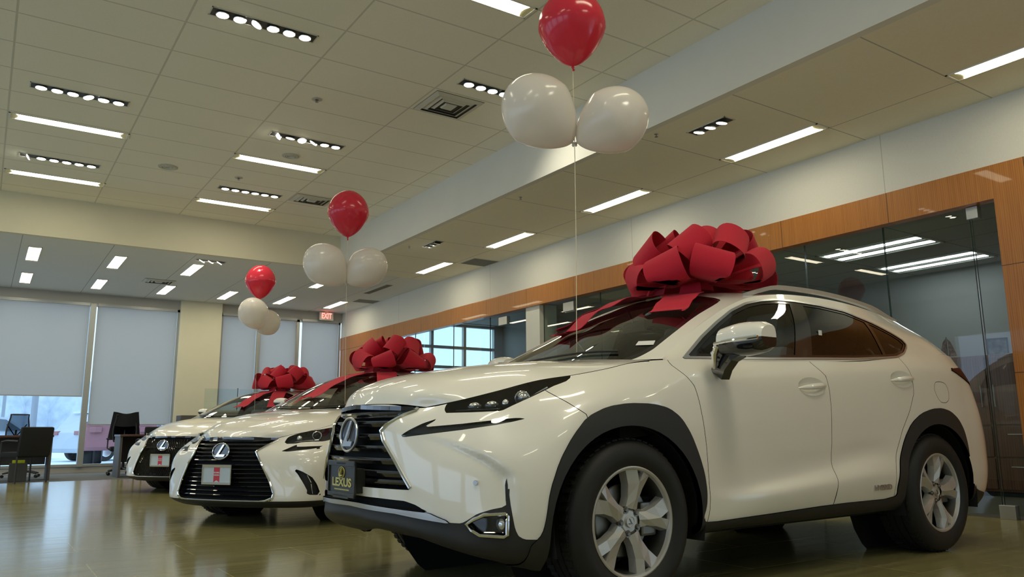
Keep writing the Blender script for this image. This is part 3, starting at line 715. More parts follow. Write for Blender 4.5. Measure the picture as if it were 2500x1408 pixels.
def resample(P, step=.03):
    P = [np.array(p, float) for p in P]; out = [P[0]]
    for a, b in zip(P[:-1], P[1:]):
        k = max(1, int(np.linalg.norm(b-a)/step)); out += [a+(b-a)*(i+1)/k for i in range(k)]
    return out
def seat(parent, x, y, z, mt='seat_light'):
    s = MB(); s.rbox((x-.24, y-.25, z), (x+.26, y+.25, z+.16), .04)
    m = Matrix.Translation((x-.24, y, z+.12)) @ Matrix.Rotation(R(-16), 4, 'Y')
    s.rbox((-.07, -.24, 0), (.07, .24, .60), .05, m)
    o = s.build('seat', mt, parent, smooth=True, angle=40)
    hb = MB(); hb.rbox((-.05, -.13, .64), (.05, .13, .84), .04, m); hb.rbox((-.01, -.08, .55), (.01, -.06, .7), .002, m); hb.rbox((-.01, .06, .55), (.01, .08, .7), .002, m)
    hb.build('headrest', mt, o, smooth=True, angle=40)
    return o
def mirror_part(parent, side, x, y, z, sc=1.0, chrome_foot=True, paint='paint'):
    """door mirror: painted cap, dark lower shell, foot, indicator line and glass; front toward +x"""
    G = []; prof = [(-.105, .0), (-.10, .062), (-.03, .082), (.05, .075), (.095, .045), (.112, .0)]
    W = .20*sc
    rows = []
    for i, t in enumerate(np.linspace(0, 1, 9)):
        # t from inboard to outboard
        hh = (.80+.20*math.sin(PI*min(1, t*.9+.1)))*(1 if t < .95 else .80); yy = y+side*(t*W-.02)
        ring = []
        for k in range(25):
            a = 2*PI*k/24; ca, sa = math.cos(a), math.sin(a)
            rx = .085 if ca > 0 else .028; zz = .072 if sa > 0 else .060
            ring.append((x+(abs(ca)**.75)*np.sign(ca)*rx*(1-.35*abs(t-.4))*sc-.02*t, yy, z+(abs(sa)**.85)*np.sign(sa)*zz*hh*sc+.01*t))
        rows.append(ring)
    G = np.array(rows)
    up = MB(); lo = MB()
    up.grid(G[:, 0:13]); lo.grid(G[:, 12:25])
    for mbk, sl in ((up, range(0, 13)), (lo, range(12, 25))):
        for e in (0, -1):
            ring = [tuple(G[e][k]) for k in sl]; mbk.add(ring, [tuple(range(len(ring)))])
    cap = up.build('mirror', paint, parent, smooth=True, angle=50)
    lo.build('mirror_shell', 'piano' if chrome_foot else 'cladding', cap, smooth=True, angle=50)
    ft = MB(); ft.tube([(x+.01, y-side*.075, z-.155), (x+.015, y-side*.045, z-.105), (x+.02, y+side*.01, z-.055), (x+.01, y+side*.06, z-.03)], 1, sq=(.026, .045)); ft.build('mirror_foot', 'piano', cap)
    if chrome_foot: MB().tube([(x+.088*sc-.03*abs(t-.4), y+side*(t*W-.02), z-.006+.01*t) for t in np.linspace(-.02, 1.0, 10)], .009, 8).tube([(x+.086, y-side*.02, z-.012), (x+.080, y-side*.045, z-.05), (x+.05, y-side*.075, z-.12)], [.014, .018, .010], 8).build('mirror_band', 'chrome', cap, smooth=True)
    ln = MB().tube([(x+.082*sc-.03*abs(t-.4), y+side*(t*W-.02), z+.004+.01*t) for t in np.linspace(.15, .95, 9)], .004, 6); ln.build('indicator', 'lens', cap)
    MB().rbox((x-.032*sc, min(y, y+side*W*.80), z-.035), (x-.028*sc, max(y, y+side*W*.80), z+.035), .002).build('mirror_glass', 'chrome', cap)
    return cap
# ------------------------------------------------------------------ cars
CAR_POSE = {1: (2.4376, 3.5824, 3.1596), 2: (2.4811, 7.4492, 3.7134), 3: (2.7404, 11.7472, 3.8000)}
def c2w(k, p):
    x, y, a = CAR_POSE[k]; return Vector((x+p[0]*math.cos(a)-p[1]*math.sin(a), y+p[0]*math.sin(a)+p[1]*math.cos(a), p[2]))
def skins(car, step=.022, fine=None):
    P = patches(car, step, fine)
    return P, Skin(P['low']), Skin(P['hood']), Skin(P['cap']), Skin(P['side']), Skin(P['side_r'])
def greenhouse(root, P, cap, sl, sr, DLO, pillar, split, ws, rear, paint, front_mt, rear_mt, chrome='chrome', quarter=None, split_x=-1.42):
    for sk, sd in ((sl, 1), (sr, -1)):
        f = f_side(DLO)
        sk.mark('trim', f); sk.mark('seal', lambda V: f(V)+.012, ('trim',)); sk.mark('glass', lambda V: f(V)+.028, ('seal',))
        sk.mark('pillar', f_side(pillar), ('glass', 'seal'))
        if quarter: sk.mark('pillar', f_side(quarter), ('glass',))
        sk.mark('glass_front', lambda V: (split_x-V[:, 0])*.5, ('glass',))
        sk.emit('window_pillar', paint, root, 'body', skirt=.015)
        sk.emit('window_trim', 'silver', root, 'trim', off=.003, skirt=.006)
        sk.emit('window_seal', 'piano', root, ('seal', 'pillar'), off=-.001, skirt=.01)
        sk.emit('side_window', front_mt, root, 'glass_front', off=-.004)
        sk.emit('side_window', rear_mt, root, 'glass', off=-.004)
    cap.mark('frit', f_top(ws, 1), ('body',)); fw = f_top(ws, 1)
    cap.mark('windscreen', lambda V: fw(V)+.028, ('frit',))
    cap.mark('rear_glass', f_top(rear, 1), ('body',))
    cap.emit('roof', paint, root, 'body', skirt=.012)
    cap.emit('headliner', 'headliner', root, 'body', off=-.045)
    cap.emit('windscreen_seal', 'piano', root, 'frit', off=-.001)
    cap.emit('windscreen', 'windscreen', root, 'windscreen', off=-.002)
    cap.emit('rear_window', 'privacy', root, 'rear_glass', off=-.002)
def wheel_well(root, x, side, r=.44, yo=.90, zc=.36):
    a = MB().lathe([(r, side*yo), (r, side*.52)], 24, 'y', (x, 0, zc), arc=(-.25, PI+.25))
    a.lathe([(.0, side*.52), (r, side*.52)], 24, 'y', (x, 0, zc))
    a.build('wheel_well', 'lining', root)
def cabin(root, x0, x1, zf, belt, dash_x, roofz, seats):
    MB().rbox((x1, -.80, zf), (x0, .80, zf+.04), .01).build('cabin_floor', 'lining', root)
    d = MB().prism([(dash_x+.35, belt-.05), (dash_x+.05, belt-.02), (dash_x-.12, belt-.10), (dash_x-.10, belt-.35), (dash_x+.35, belt-.40)], -.74, .74, 'y'); d.build('dashboard', 'dash', root)
    m = Matrix.Translation((dash_x-.22, .37, belt-.20)) @ Matrix.Rotation(R(65), 4, 'Y')
    w = MB().tube([(.185*math.cos(t), .185*math.sin(t), 0) for t in np.linspace(0, 2*PI, 33)[:-1]], .015, 8, closed=True); w.rbox((-.16, -.03, -.02), (.16, .03, .01), .01); w.rbox((-.03, -.16, -.02), (.03, .16, .01), .01)
    w.xf(m).build('steering_wheel', 'dash', root, smooth=True)
    for sx, sy in seats: seat(root, sx, sy, zf+.14)
    b = MB().rbox((dash_x-.47, -.08, roofz-.20), (dash_x-.45, .12, roofz-.13), .008); b.tube([(dash_x-.45, .02, roofz-.14), (dash_x-.40, .02, roofz-.05)], .006); b.build('rear_view_mirror', 'dash', root)
def slats(root, cast, zs, hw, mt, th, depth, name='grille_slat', nose=None):
    for z in zs:
        w = hw(z)
        if w <= .02: continue
        pts = []
        for y in np.linspace(-w, w, 15):
            x = cast.x(max(-.99, min(.99, y)), z)
            if x is not None: pts.append((x-depth, y, z))
        m = MB(); V = []
        for p in pts: V += [(p[0], p[1], z+th/2), (p[0]+.004, p[1], z+th*.1), (p[0]-.004, p[1], z-th/2), (p[0]-.03, p[1], z-th/2), (p[0]-.03, p[1], z+th/2)]
        F = [(i*5+k, i*5+(k+1) % 5, (i+1)*5+(k+1) % 5, (i+1)*5+k) for i in range(len(pts)-1) for k in range(5)]
        F += [tuple(range(5)), tuple(range(len(V)-5, len(V)))]
        m.add(V, F).build(name, mt, root)
def on_front(cast, P, off=.004):
    """P (y,z) -> points on the nose"""
    out = []
    for y, z in P:
        x = cast.x(y, z)
        if x is not None: out.append((x+off, y, z))
    return out
def hwf(edge):
    zs = [e[1] for e in edge]; ys = [e[0] for e in edge]; o = np.argsort(zs)
    return lambda z: float(np.interp(z, np.array(zs)[o], np.array(ys)[o]))
def lamp_unit(root, low, label, side, name, depth=.05, lens='lens', inner='lamp_dark'):
    o = low.emit(name, lens, root, label, side, off=.0, skirt=0)
    if o is None: return None
    b = low.part(label, side, off=-depth, skirt=-depth); b.n = None
    b.build('lamp_housing', inner, o, smooth=True, angle=60, fix=False)
    return o

def build_suv(k=1):
    root = thing('car', 'pearl white crossover nearest the camera, hybrid, with a gold-lettered dark plate', 'car', (CAR_POSE[k][0], CAR_POSE[k][1], 0), CAR_POSE[k][2], 'white cars with big red bows')
    P, low, hood, cap, sl, sr = skins(SUV, .022, .016); cast = Caster(P['low'][:, P['low'].shape[1]//4: -P['low'].shape[1]//4]); cc = Caster(P['cap']); full = Caster(P['low'])
    ell = lambda cx, cz, rx, rz, n=28: [(cx+rx*math.cos(2*PI*i/n), cz+rz*math.sin(2*PI*i/n)) for i in range(n)]
    def archpoly(cx, rx, rz): return [(cx+rx*math.cos(t), .36+rz*math.sin(t)) for t in np.linspace(0, PI, 25)]+[(cx-rx*.98, 0), (cx+rx*.98, 0)]
    low.mark('hole', f_side(archpoly(.022, .452, .425))); low.mark('hole', f_side(archpoly(-2.645, .43, .43)), ('body',))
    trim = [(.56, .30), (.512, .345), (.5, .391), (.482, .523), (.432, .639), (.356, .742), (.264, .824), (.147, .868), (.021, .885), (-.128, .884), (-.231, .866), (-.305, .823), (-.369, .742), (-.42, .641), (-.454, .553), (-.465, .478), (-.460, .404), (-.435, .35), (-.47, .328), (-.88, .338), (-1.5, .357), (-2.13, .357), (-2.122, .423), (-2.141, .474), (-2.185, .588), (-2.254, .705), (-2.347, .798), (-2.462, .856), (-2.602, .887), (-2.713, .892), (-2.822, .873), (-2.913, .824), (-2.972, .752), (-3.008, .645), (-3.02, .531), (-3.05, .42), (-3.12, .36), (-3.3, .33), (-3.3, 0), (.56, 0)]
    low.mark('cladding', f_side(trim, 1), ('body',))
    blk = arc_pts([(.962, 0, .433)])[0]
    bl = [(-.3, .433), (0, .433)]+arc_pts([(.961, .114, .433), (.92, .389, .421), (.853, .581, .403), (.812, .656, .396), (.78, .701, .395), (.766, .719, .406), (.737, .754, .434), (.696, .797, .452), (.652, .832, .462)])+[(.772, .50), (.770, .54), (.7685, .615), (.782, .54), (.790, .47)]+arc_pts([(.615, .849, .373), (.598, .854, .341), (.571, .866, .332), (.464, .897, .327), (.40, .9, .32), (.40, .9, .05)])+[(-.3, .05)]
    low.mark('lower', lambda V: far(V, V[:, 0] > .35, sdf(arc_xz(V), bl)), ('body',))
    grille = [(0, .886), (.30, .880), (.385, .868), (.405, .858), (.367, .840), (.300, .798), (.273, .771), (.300, .724), (.375, .649), (.445, .569), (.478, .530), (.470, .520), (0, .520)]
    low.mark('grille', f_front(grille), ('body',))
    low.mark('intake', f_front([(0, .480), (.27, .478), (.445, .474), (.503, .461), (.574, .432), (.39, .440), (.115, .449), (0, .449)]), ('body',))
    low.mark('strip', f_front([(0, .449), (.115, .449), (.39, .440), (.574, .432), (.649, .405), (.66, .394), (.581, .402), (.389, .420), (0, .430)]), ('body', 'lower'))
    lamp = [(.745, .512, .880), (.758, .521, .860), (.762, .538, .844), (.69, .63, .845), (.595, .724, .849), (.548, .737, .872), (.45, .754, .913), (.336, .757, .961), (.245, .765, .992), (.22, .76, 1.04), (.45, .65, 1.03), (.62, .55, .97), (.70, .53, .93)]
    low.mark('lamp', f_arc(lamp), ('body',))
    drl = [(.913, .374, .737), (.885, .42, .768), (.84, .475, .800), (.786, .53, .824), (.815, .505, .800), (.842, .485, .784), (.80, .55, .789), (.732, .632, .797), (.599, .749, .815), (.520, .799, .824), (.515, .802, .818), (.575, .775, .802), (.634, .739, .790), (.74, .646, .771), (.832, .527, .755)]
    low.mark('drl', f_arc(drl), ('body',))
    fog = [(.765, .718, .392), (.745, .745, .412), (.715, .775, .430), (.650, .832, .436), (.642, .838, .425), (.642, .834, .352), (.652, .825, .345), (.725, .760, .350), (.75, .735, .370)]
    low.mark('fog', f_arc(fog), ('lower', 'cladding'))
    low.mark('gap', lambda V: far(V, V[:, 0] > -.25, V[:, 4]-.0045), ('body',))
    bump = [(-.3, 1.1), (arc_pts([(.40, .75, 1)])[0][0], 1.1)]+arc_pts([(.40, .745, .97), (.381, .76, .939), (.332, .839, .89), (.262, .897, .832), (.25, .90, .05)])+[(-.3, .05)]
    low.mark('bumper', lambda V: far(V, V[:, 0] > .1, sdf(arc_xz(V), bump)), ('body',), gap=.0016)
    fd = [(-.345, 1.16), (-.36, 1.081), (-.413, 1.024), (-.441, .976), (-.456, .892), (-.465, .82), (-.48, .693), (-.488, .536), (-.491, .442), (-.487, .381), (-.469, .32), (-1.49, .32), (-1.50, .40), (-1.516, .469), (-1.532, .684), (-1.542, .879), (-1.542, .98), (-1.53, 1.06), (-1.44, 1.14), (-1.42, 1.2)]
    low.mark('front_door', f_side(fd), ('body',), gap=.0018)
    rd = [(-1.42, 1.25), (-1.44, 1.14), (-1.53, 1.06), (-1.542, .98), (-1.542, .879), (-1.532, .684), (-1.516, .469), (-1.49, .32), (-2.10, .32), (-2.105, .42), (-2.115, .50), (-2.16, .62), (-2.24, .75), (-2.34, .87), (-2.41, .98), (-2.42, 1.08), (-2.36, 1.25)]
    low.mark('rear_door', f_side(rd), ('body',), gap=.0018)
    low.mark('fuel_flap', f_side([(-2.66+.0, 1.005), (-2.68, 1.055), (-2.74, 1.065), (-2.82, 1.055), (-2.85, 1.01), (-2.84, .95), (-2.79, .925), (-2.71, .93)], 1, 1), ('body',), gap=.0016)
    low.mark('tail', f_side([(-2.93, 1.155), (-3.04, 1.125), (-3.20, 1.075), (-3.7, 1.0), (-3.7, 1.13), (-3.35, 1.16), (-3.15, 1.172)]), ('body',))
    low.mark('reflector', f_side([(-3.50, .56), (-3.62, .55), (-3.62, .50), (-3.50, .51)]), ('body',))
    for nm, cx, cz in (('front_door', -1.385, .997), ('rear_door', -2.30, 1.066)):
        f = f_side(ell(cx, cz, .125, .052))
        low.mark('cup_'+nm, f, (nm,))
        for d in (.012, .024): low.split(f(low.V)+d)
        dd = np.clip(-f(low.V)/.045, 0, 1); low.V[:, :3] -= low.N*(dd*(2-dd)*.022)[:, None]
    low.emit('body_shell', 'paint', root, 'body', skirt=.02)
    low.emit('front_bumper', 'paint', root, 'bumper', skirt=.02)
    for s in (1, -1):
        dr = low.emit('front_door', 'paint', root, 'front_door', s, skirt=.02); rdr = low.emit('rear_door', 'paint', root, 'rear_door', s, skirt=.02)
        for nm, dd_ in (('cup_front_door', dr), ('cup_rear_door', rdr)): c = low.part(nm, s); c.n = None; c.build('handle_cup', 'paint', dd_, smooth=True, angle=180, fix=False)
        for d, cx, cz in ((dr, -1.385, .997), (rdr, -2.30, 1.066)):
            h_ = MB(); y0 = .9*s
            yy = full.y(cx, cz, s)
            pts = [(cx+.125, yy-.004*s, cz-.012), (cx+.09, yy+.012*s, cz-.008), (cx+.03, yy+.022*s, cz-.002), (cx-.04, yy+.023*s, cz+.003), (cx-.09, yy+.014*s, cz+.006), (cx-.125, yy-.004*s, cz+.008)]
            h_.tube(pts, [.004, .012, .017, .018, .015, .006], 10); h_.build('door_handle', 'paint', d, smooth=True)
        w = low.emit('wheel_arch_trim', 'cladding', root, 'cladding', s, off=.006, skirt=.03)
        lp = lamp_unit(root, low, 'lamp', s, 'headlamp', .055, 'smoke')
        # inside the headlamp: lower reflector bar with three cells, round projector
        def ip(x, y, z, d=.032):
            v = np.array((x, abs(y), z)); a = math.atan2(abs(y), x+.2); return Vector((x-d*math.cos(a), s*(abs(y)-d*math.sin(a)), z))
        for q0, q1 in (((.705, .60, .868), (.66, .645, .872)), ((.648, .655, .873), (.603, .70, .877)), ((.592, .71, .880), (.57, .733, .884))):
            a_, b_ = ip(*q0), ip(*q1); m = (a_+b_)/2; e = (b_-a_)/2; n = Vector((e.y, -e.x, 0)).normalized()
            MB().sphere((0, 0, 0), 1, 14, 10).xf(Matrix((e*1.05, n*.018, Vector((0, 0, .019)))).transposed().to_4x4()).xf(Matrix.Translation(m)).build('lamp_cell', 'led', lp, smooth=True)
        tube_on(lp, 'lamp_trim', 'chrome', [ip(.735, .57, .853, .012), ip(.66, .655, .856, .012), ip(.60, .715, .858, .012)], .0035)
        MB().sphere(ip(.50, .742, .905, .040), .030, 18, 12).build('projector', 'led', lp, smooth=True)
        tube_on(lp, 'projector_ring', 'chrome', [ip(.50, .742, .905, .020)+Vector((0, 0, .031*math.sin(t)))+Vector((math.cos(.95), -s*math.sin(.95)*-1, 0)).cross(Vector((0, 0, 1))).normalized()*.031*math.cos(t) for t in np.linspace(0, 2*PI, 25)[:-1]], .003, True)
        tube_on(lp, 'lamp_trim', 'chrome', [ip(.56, .740, .862, .006), ip(.46, .754, .912, .010), ip(.37, .757, .955, .010)], .0035)
        lamp_unit(root, low, 'drl', s, 'running_light', .012, 'smoke', 'drl_inner')
        # fog lamp: chrome bezel, dark well, lamp
        fm = low.part('fog', s, off=-.03, skirt=-.03); fm.n = None; fg = fm.build('fog_lamp', 'piano', root, smooth=True, angle=50, fix=False)
        q = [(x, s*y, z) for x, y, z in fog]; q2 = []
        for x, y, z in q:
            a = math.atan2(abs(y), x+.2); q2.append((x+.006*math.cos(a), y+s*.006*math.sin(a), z))
        tube_on(fg, 'fog_bezel', 'chrome', resample(q2+[q2[0]], .02)[:-1], .008, True)
        MB().sphere((.655, s*.805, .392), .026, 16, 10, (.6, 1, 1)).build('fog_bulb', 'led', fg, smooth=True)
        MB().lathe([(0, .004), (.009, .004), (.011, 0)], 18, 'x').xf(frame_m(Vector((.7395, s*.7465, .557)), (math.cos(.68), s*math.sin(.68), 0), (-math.sin(.68)*s, math.cos(.68), 0), (0, 0, 1))).build('parking_sensor', 'silver', root, smooth=True)
        low.emit('tail_lamp', 'tail_red', root, 'tail', s, off=.006, skirt=.015)
        low.emit('rear_reflector', 'tail_red', root, 'reflector', s, off=.003, skirt=.01)
        mirror_part(root, s, -.635, s*.965, 1.188, 1.26)
        for wx in (.0, -2.66): wheel_well(root, wx, s, .455)
        # roof rail
        pts = []
        for x in np.linspace(-1.22, -2.86, 22):
            t = (x+1.22)/-1.64; yy = .605-.02*t; zz = cc.z(x, yy); pts.append((x, s*yy, zz+.004+.038*min(1, 6*t, 6*(1-t))))
        tube_on(root, 'roof_rail', 'rail', pts, 1, sq=(.016, .012))
    low.emit('fuel_flap', 'paint', root, 'fuel_flap', 1, skirt=.01)
    low.emit('lower_bumper', 'cladding', root, 'lower', off=.001, skirt=.02)
    low.emit('skid_strip', 'silver', root, 'strip', off=.010, skirt=.02)
    b = low.part('intake', off=-.03, skirt=-.03); b.n = None; b.build('lower_intake', 'lining', root, fix=False)
    low.emit('inner_structure', 'lining', root, ('body', 'gap', 'bumper', 'front_door', 'rear_door', 'fuel_flap', 'cladding', 'lower'), off=-.035)
    hood.emit('hood', 'paint', root, 'body', skirt=.02)
    # grille
    gb = low.part('grille', off=-.075, skirt=-.075); gb.n = None; gr = gb.build('grille', 'lining', root, fix=False)
    edge = [(.405, .858), (.367, .840), (.300, .798), (.273, .771), (.300, .724), (.375, .649), (.445, .569), (.478, .530)]
    hw = hwf(edge); slats(gr, cast, [.842, .800, .742, .690, .636, .582, .545], lambda z: hw(z)-.004, 'piano', .026, .012)
    for z in (.853, .812, .755, .702, .648, .594): slats(gr, cast, [z], lambda zz: hw(zz)-.006, 'silver', .003, .006, 'slat_edge')
    for s in (1, -1):
        e2 = [(s*y, z) for y, z in [(.40, .868)]+edge]
        tube_on(gr, 'grille_surround', 'chrome', resample(on_front(cast, e2, .004), .02), .0085)
    tube_on(gr, 'grille_surround', 'piano', resample([(cast.x(y, .883-.045*abs(y))+.006, y, .883-.045*abs(y)) for y in np.linspace(-.39, .39, 15)], .03), 1, sq=(.006, .010))
    emblem(gr, (cast.x(0, .752)+.018, 0, .753), (0, 1, 0), (-.06, 0, 1), (1, 0, .06), .094, .077, 'silver')
    plate(root, (1.003, 0, .552), (0, 1, 0), (0, 0, 1), (1, 0, 0), 'dark')
    MB().rbox((.95, -.14, .49), (1.0, .14, .60), .004).build('plate_bracket', 'cladding', root)
    # greenhouse
    DLO = [(-.452, 1.117), (-.515, 1.158), (-.657, 1.250), (-.812, 1.340), (-.964, 1.420), (-1.109, 1.475), (-1.246, 1.505), (-1.387, 1.524), (-1.562, 1.530), (-1.8, 1.525), (-2.05, 1.505), (-2.30, 1.442), (-2.455, 1.386), (-2.551, 1.340), (-2.575, 1.315), (-2.55, 1.285), (-2.47, 1.235), (-2.36, 1.205), (-2.2, 1.192), (-1.9, 1.172), (-1.509, 1.156), (-1.1, 1.137), (-.833, 1.129)]
    greenhouse(root, P, cap, sl, sr, DLO, [(-1.29, 1.10), (-1.45, 1.10), (-1.66, 1.56), (-1.54, 1.56)], None,
               [(.12, 0), (.10, .40), (-.10, .60), (-.345, .668), (-.554, .645), (-.778, .618), (-.967, .600), (-1.060, .570), (-1.045, .30), (-.99, 0)],
               [(-3.215, 0), (-3.20, .45), (-3.19, .56), (-3.44, .56), (-3.47, 0)], 'paint', 'door_glass', 'privacy', quarter=[(-2.22, 1.1), (-2.255, 1.1), (-2.235, 1.56), (-2.20, 1.56)])
    cabin(root, -.1, -3.3, .42, 1.12, -.42, 1.56, [(-1.25, .37), (-1.25, -.37), (-2.15, .36), (-2.15, -.36)])
    MB().rbox((-3.4, -.72, .245), (.30, .72, .33), .03).build('underbody', 'lining', root)
    MB().rbox((-3.25, -.60, .45), (-2.5, .60, .85), .03).build('luggage_cover', 'lining', root)
    # number stickers, badge
    pz = cc.z(-.405, .60); s_ = MB()
    a = [(-.395, .554), (-.451, .621), (-.417, .640), (-.357, .570)]
    s_.add([(x, y, cc.z(x, y)+.004) for x, y in a], [(0, 1, 2, 3)]); s_.v += [(x, y, z-.001) for x, y, z in s_.v]; s_.f += [(7, 6, 5, 4), (0, 1, 5, 4), (1, 2, 6, 5), (2, 3, 7, 6), (3, 0, 4, 7)]
    s_.build('window_sticker', 'sticker', root)
    gy = Caster(P['side']); y1 = gy.y(-1.62, 1.325); y2 = gy.y(-1.665, 1.325)
    MB().rbox((-1.655, y1-.001, 1.31), (-1.625, y1+.003, 1.34), .001).build('window_sticker', 'sticker', root)
    t = text_mb('HYBRID', .042, .0015, xs=1.25, bold=.001); yy = full.y(-1.99, .42)
    t.xf(frame_m(Vector((-1.965, yy+.007, .425)), (-1, 0, 0), (0, 0, 1), (0, 1, 0))); t.build('hybrid_badge', 'silver', root)
    # wheels
    for wx, nm in ((0, 'wheel'), (-2.66, 'wheel')):
        for s in (1, -1): spoke_wheel(root, wx, s, .888, .3635, .243, z0=.3635)
    # wipers along the cowl
    for y0, y1 in ((.55, -.05), (.02, -.52)):
        pts = [(x, y, cc.z(x, y)+.012) for x, y in [(-.03-.28*(yy/.62)**2 if abs(yy) > .01 else -.03, yy) for yy in np.linspace(y0, y1, 8)] if cc.z(x, y)]
        tube_on(root, 'wiper', 'black', pts, .006)
    return root
def build_sedan(k, label, mesh_grille=False):
    root = thing('car', label, 'car', (CAR_POSE[k][0], CAR_POSE[k][1], 0), CAR_POSE[k][2], 'white cars with big red bows')
    P, low, hood, cap, sl, sr = skins(SED, .026); cast = Caster(P['low'][:, P['low'].shape[1]//4: -P['low'].shape[1]//4]); cc = Caster(P['cap']); full = Caster(P['low'])
    def archpoly(cx, rx, rz): return [(cx+rx*math.cos(t), .335+rz*math.sin(t)) for t in np.linspace(0, PI, 25)]+[(cx-rx*.98, 0), (cx+rx*.98, 0)]
    low.mark('hole', f_side(archpoly(.01, .385, .375))); low.mark('hole', f_side(archpoly(-2.85, .385, .375)), ('body',))
    grille = [(0, .726), (.30, .722), (.385, .714), (.43, .705), (.385, .661), (.333, .611), (.397, .515), (.472, .386), (.503, .314), (.517, .276), (.510, .245), (.48, .222), (0, .212)]
    low.mark('grille', f_front(grille), ('body',))
    low.mark('lower', lambda V: far(V, V[:, 0] > -9, (V[:, 2]-.213)), ('body',))
    lamp = [(.715, .490, .672), (.669, .482, .714), (.646, .484, .731), (.596, .517, .751), (.498, .587, .777), (.387, .687, .800), (.28, .75, .820), (.30, .79, .80), (.40, .79, .73), (.47, .775, .700), (.522, .755, .690), (.577, .688, .689), (.635, .61, .684), (.669, .58, .673)]
    low.mark('lamp', f_arc(lamp), ('body',))
    drl = [(.78, .506, .609), (.726, .555, .639), (.655, .600, .677), (.70, .588, .648), (.566, .775, .653), (.46, .84, .660), (.46, .85, .648), (.577, .784, .637), (.688, .669, .622), (.747, .573, .610)]
    low.mark('drl', f_arc(drl), ('body',))
    duct = [(.773, .623, .487), (.739, .718, .448), (.696, .779, .404), (.663, .805, .348), (.624, .822, .255), (.726, .748, .265), (.715, .758, .286), (.742, .725, .362), (.758, .677, .435)]
    low.mark('duct', f_arc(duct), ('body',))
    low.mark('gap', lambda V: far(V, V[:, 0] > -.36, V[:, 4]-.0045), ('body',))
    fd = [(-.45, 1.05), (-.46, .9), (-.50, .7), (-.52, .5), (-.50, .26), (-1.55, .26), (-1.57, .5), (-1.58, .8), (-1.55, 1.05)]
    rd = [(-1.55, 1.1), (-1.58, .8), (-1.57, .5), (-1.55, .26), (-2.42, .26), (-2.44, .42), (-2.55, .62), (-2.66, .8), (-2.66, 1.1)]
    low.mark('front_door', f_side(fd), ('body',), gap=.002); low.mark('rear_door', f_side(rd), ('body',), gap=.002)
    low.mark('tail', f_side([(-3.45, .80), (-3.9, .76), (-3.9, .90), (-3.5, .90)]), ('body',))
    low.emit('body_shell', 'paint', root, 'body', skirt=.02)
    for s in (1, -1):
        for nm in ('front_door', 'rear_door'):
            d = low.emit(nm, 'paint', root, nm, s, skirt=.02); cx = -1.35 if nm == 'front_door' else -2.42
            yy = full.y(cx, .80, s); MB().tube([(cx+.1, yy, .80), (cx+.07, yy+s*.028, .80), (cx-.07, yy+s*.028, .805), (cx-.1, yy, .805)], .012, 8).build('door_handle', 'paint', d, smooth=True)
        lp = lamp_unit(root, low, 'lamp', s, 'headlamp', .05, 'lens', 'lamp_grey')
        if lp:
            def ip(x, y, z, d=.03): a = math.atan2(abs(y), x+.2); return Vector((x-d*math.cos(a), s*(abs(y)-d*math.sin(a)), z))
            MB().sphere(ip(.506, .672, .737, .040), .036, 18, 12).build('projector', 'lamp_dark', lp, smooth=True)
            c0 = ip(.506, .672, .737, .010); a = .75; ex = Vector((-math.sin(a), s*math.cos(a), 0))
            tube_on(lp, 'projector_ring', 'led', [c0+ex*(.037*math.cos(t))+Vector((0, 0, .034*math.sin(t))) for t in np.linspace(0, 2*PI, 25)[:-1]], .0045, True)
            MB().sphere(ip(.62, .575, .712, .035), .026, 14, 10).build('lamp_cell', 'led', lp, smooth=True)
            tube_on(lp, 'lamp_trim', 'chrome', [ip(.655, .555, .686, .01), ip(.60, .64, .695, .01), ip(.54, .72, .70, .01)], .004)
        lamp_unit(root, low, 'drl', s, 'running_light', .02, 'smoke', 'drl_inner')
        fm = low.part('duct', s, off=-.035, skirt=-.035); fm.n = None; dg = fm.build('side_duct', 'cladding', root, fix=False)
        for p, q in (((.725, .752, .42), (.70, .775, .36)), ((.70, .775, .35), (.685, .785, .27))): tube_on(dg, 'fog_strip', 'chrome', [(p[0], s*p[1], p[2]), (q[0], s*q[1], q[2])], .004)
        low.emit('tail_lamp', 'tail_red', root, 'tail', s, off=.004, skirt=.01)
        mirror_part(root, s, -.92, s*.85, 1.085, .80, False)
        for wx in (0, -2.85): wheel_well(root, wx, s, .40, .89, .335)
        for wx in (0, -2.85): spoke_wheel(root, wx, s, .872, .335, .232, .235, 'sedan', z0=.335)
    low.emit('lower_bumper', 'cladding', root, 'lower', off=-.004, skirt=.02)
    low.emit('inner_structure', 'lining', root, ('body', 'gap', 'front_door', 'rear_door'), off=-.035)
    hood.emit('hood', 'paint', root, 'body', skirt=.02)
    gb = low.part('grille', off=-.07, skirt=-.07); gb.n = None; gr = gb.build('grille', 'lining', root, fix=False)
    edge = [(.43, .705), (.385, .661), (.333, .611), (.397, .515), (.472, .386), (.503, .314), (.517, .276), (.510, .245), (.48, .222)]
    hw = hwf(edge)
    if not mesh_grille:
        slats(gr, cast, [.700, .668, .636, .604, .572, .540], lambda z: hw(z)-.004, 'piano', .014, .012)
        slats(gr, cast, [.707, .675, .643, .611, .579], lambda z: hw(z)-.006, 'steel', .0015, .012, 'slat_edge')
        slats(gr, cast, [.50, .465, .43, .395, .36, .325, .29, .255], lambda z: hw(z)-.004, 'piano', .012, .016)
    else:
        # diamond mesh: crossing wires, the look of one woven insert
        m = MB()
        for sg in (1, -1):
            for c in np.arange(-.75, 1.35, .032):
                pts = []
                for z in np.arange(.23, .71, .02):
                    y = (c - (z-.23)*.62)*sg
                    if abs(y) < hw(z)-.004:
                        x = cast.x(y, z)
                        if x is not None: pts.append((x-.018, y, z))
                if len(pts) > 1: m.tube(pts, .0028, 4)
        m.build('grille_mesh', 'piano', gr)
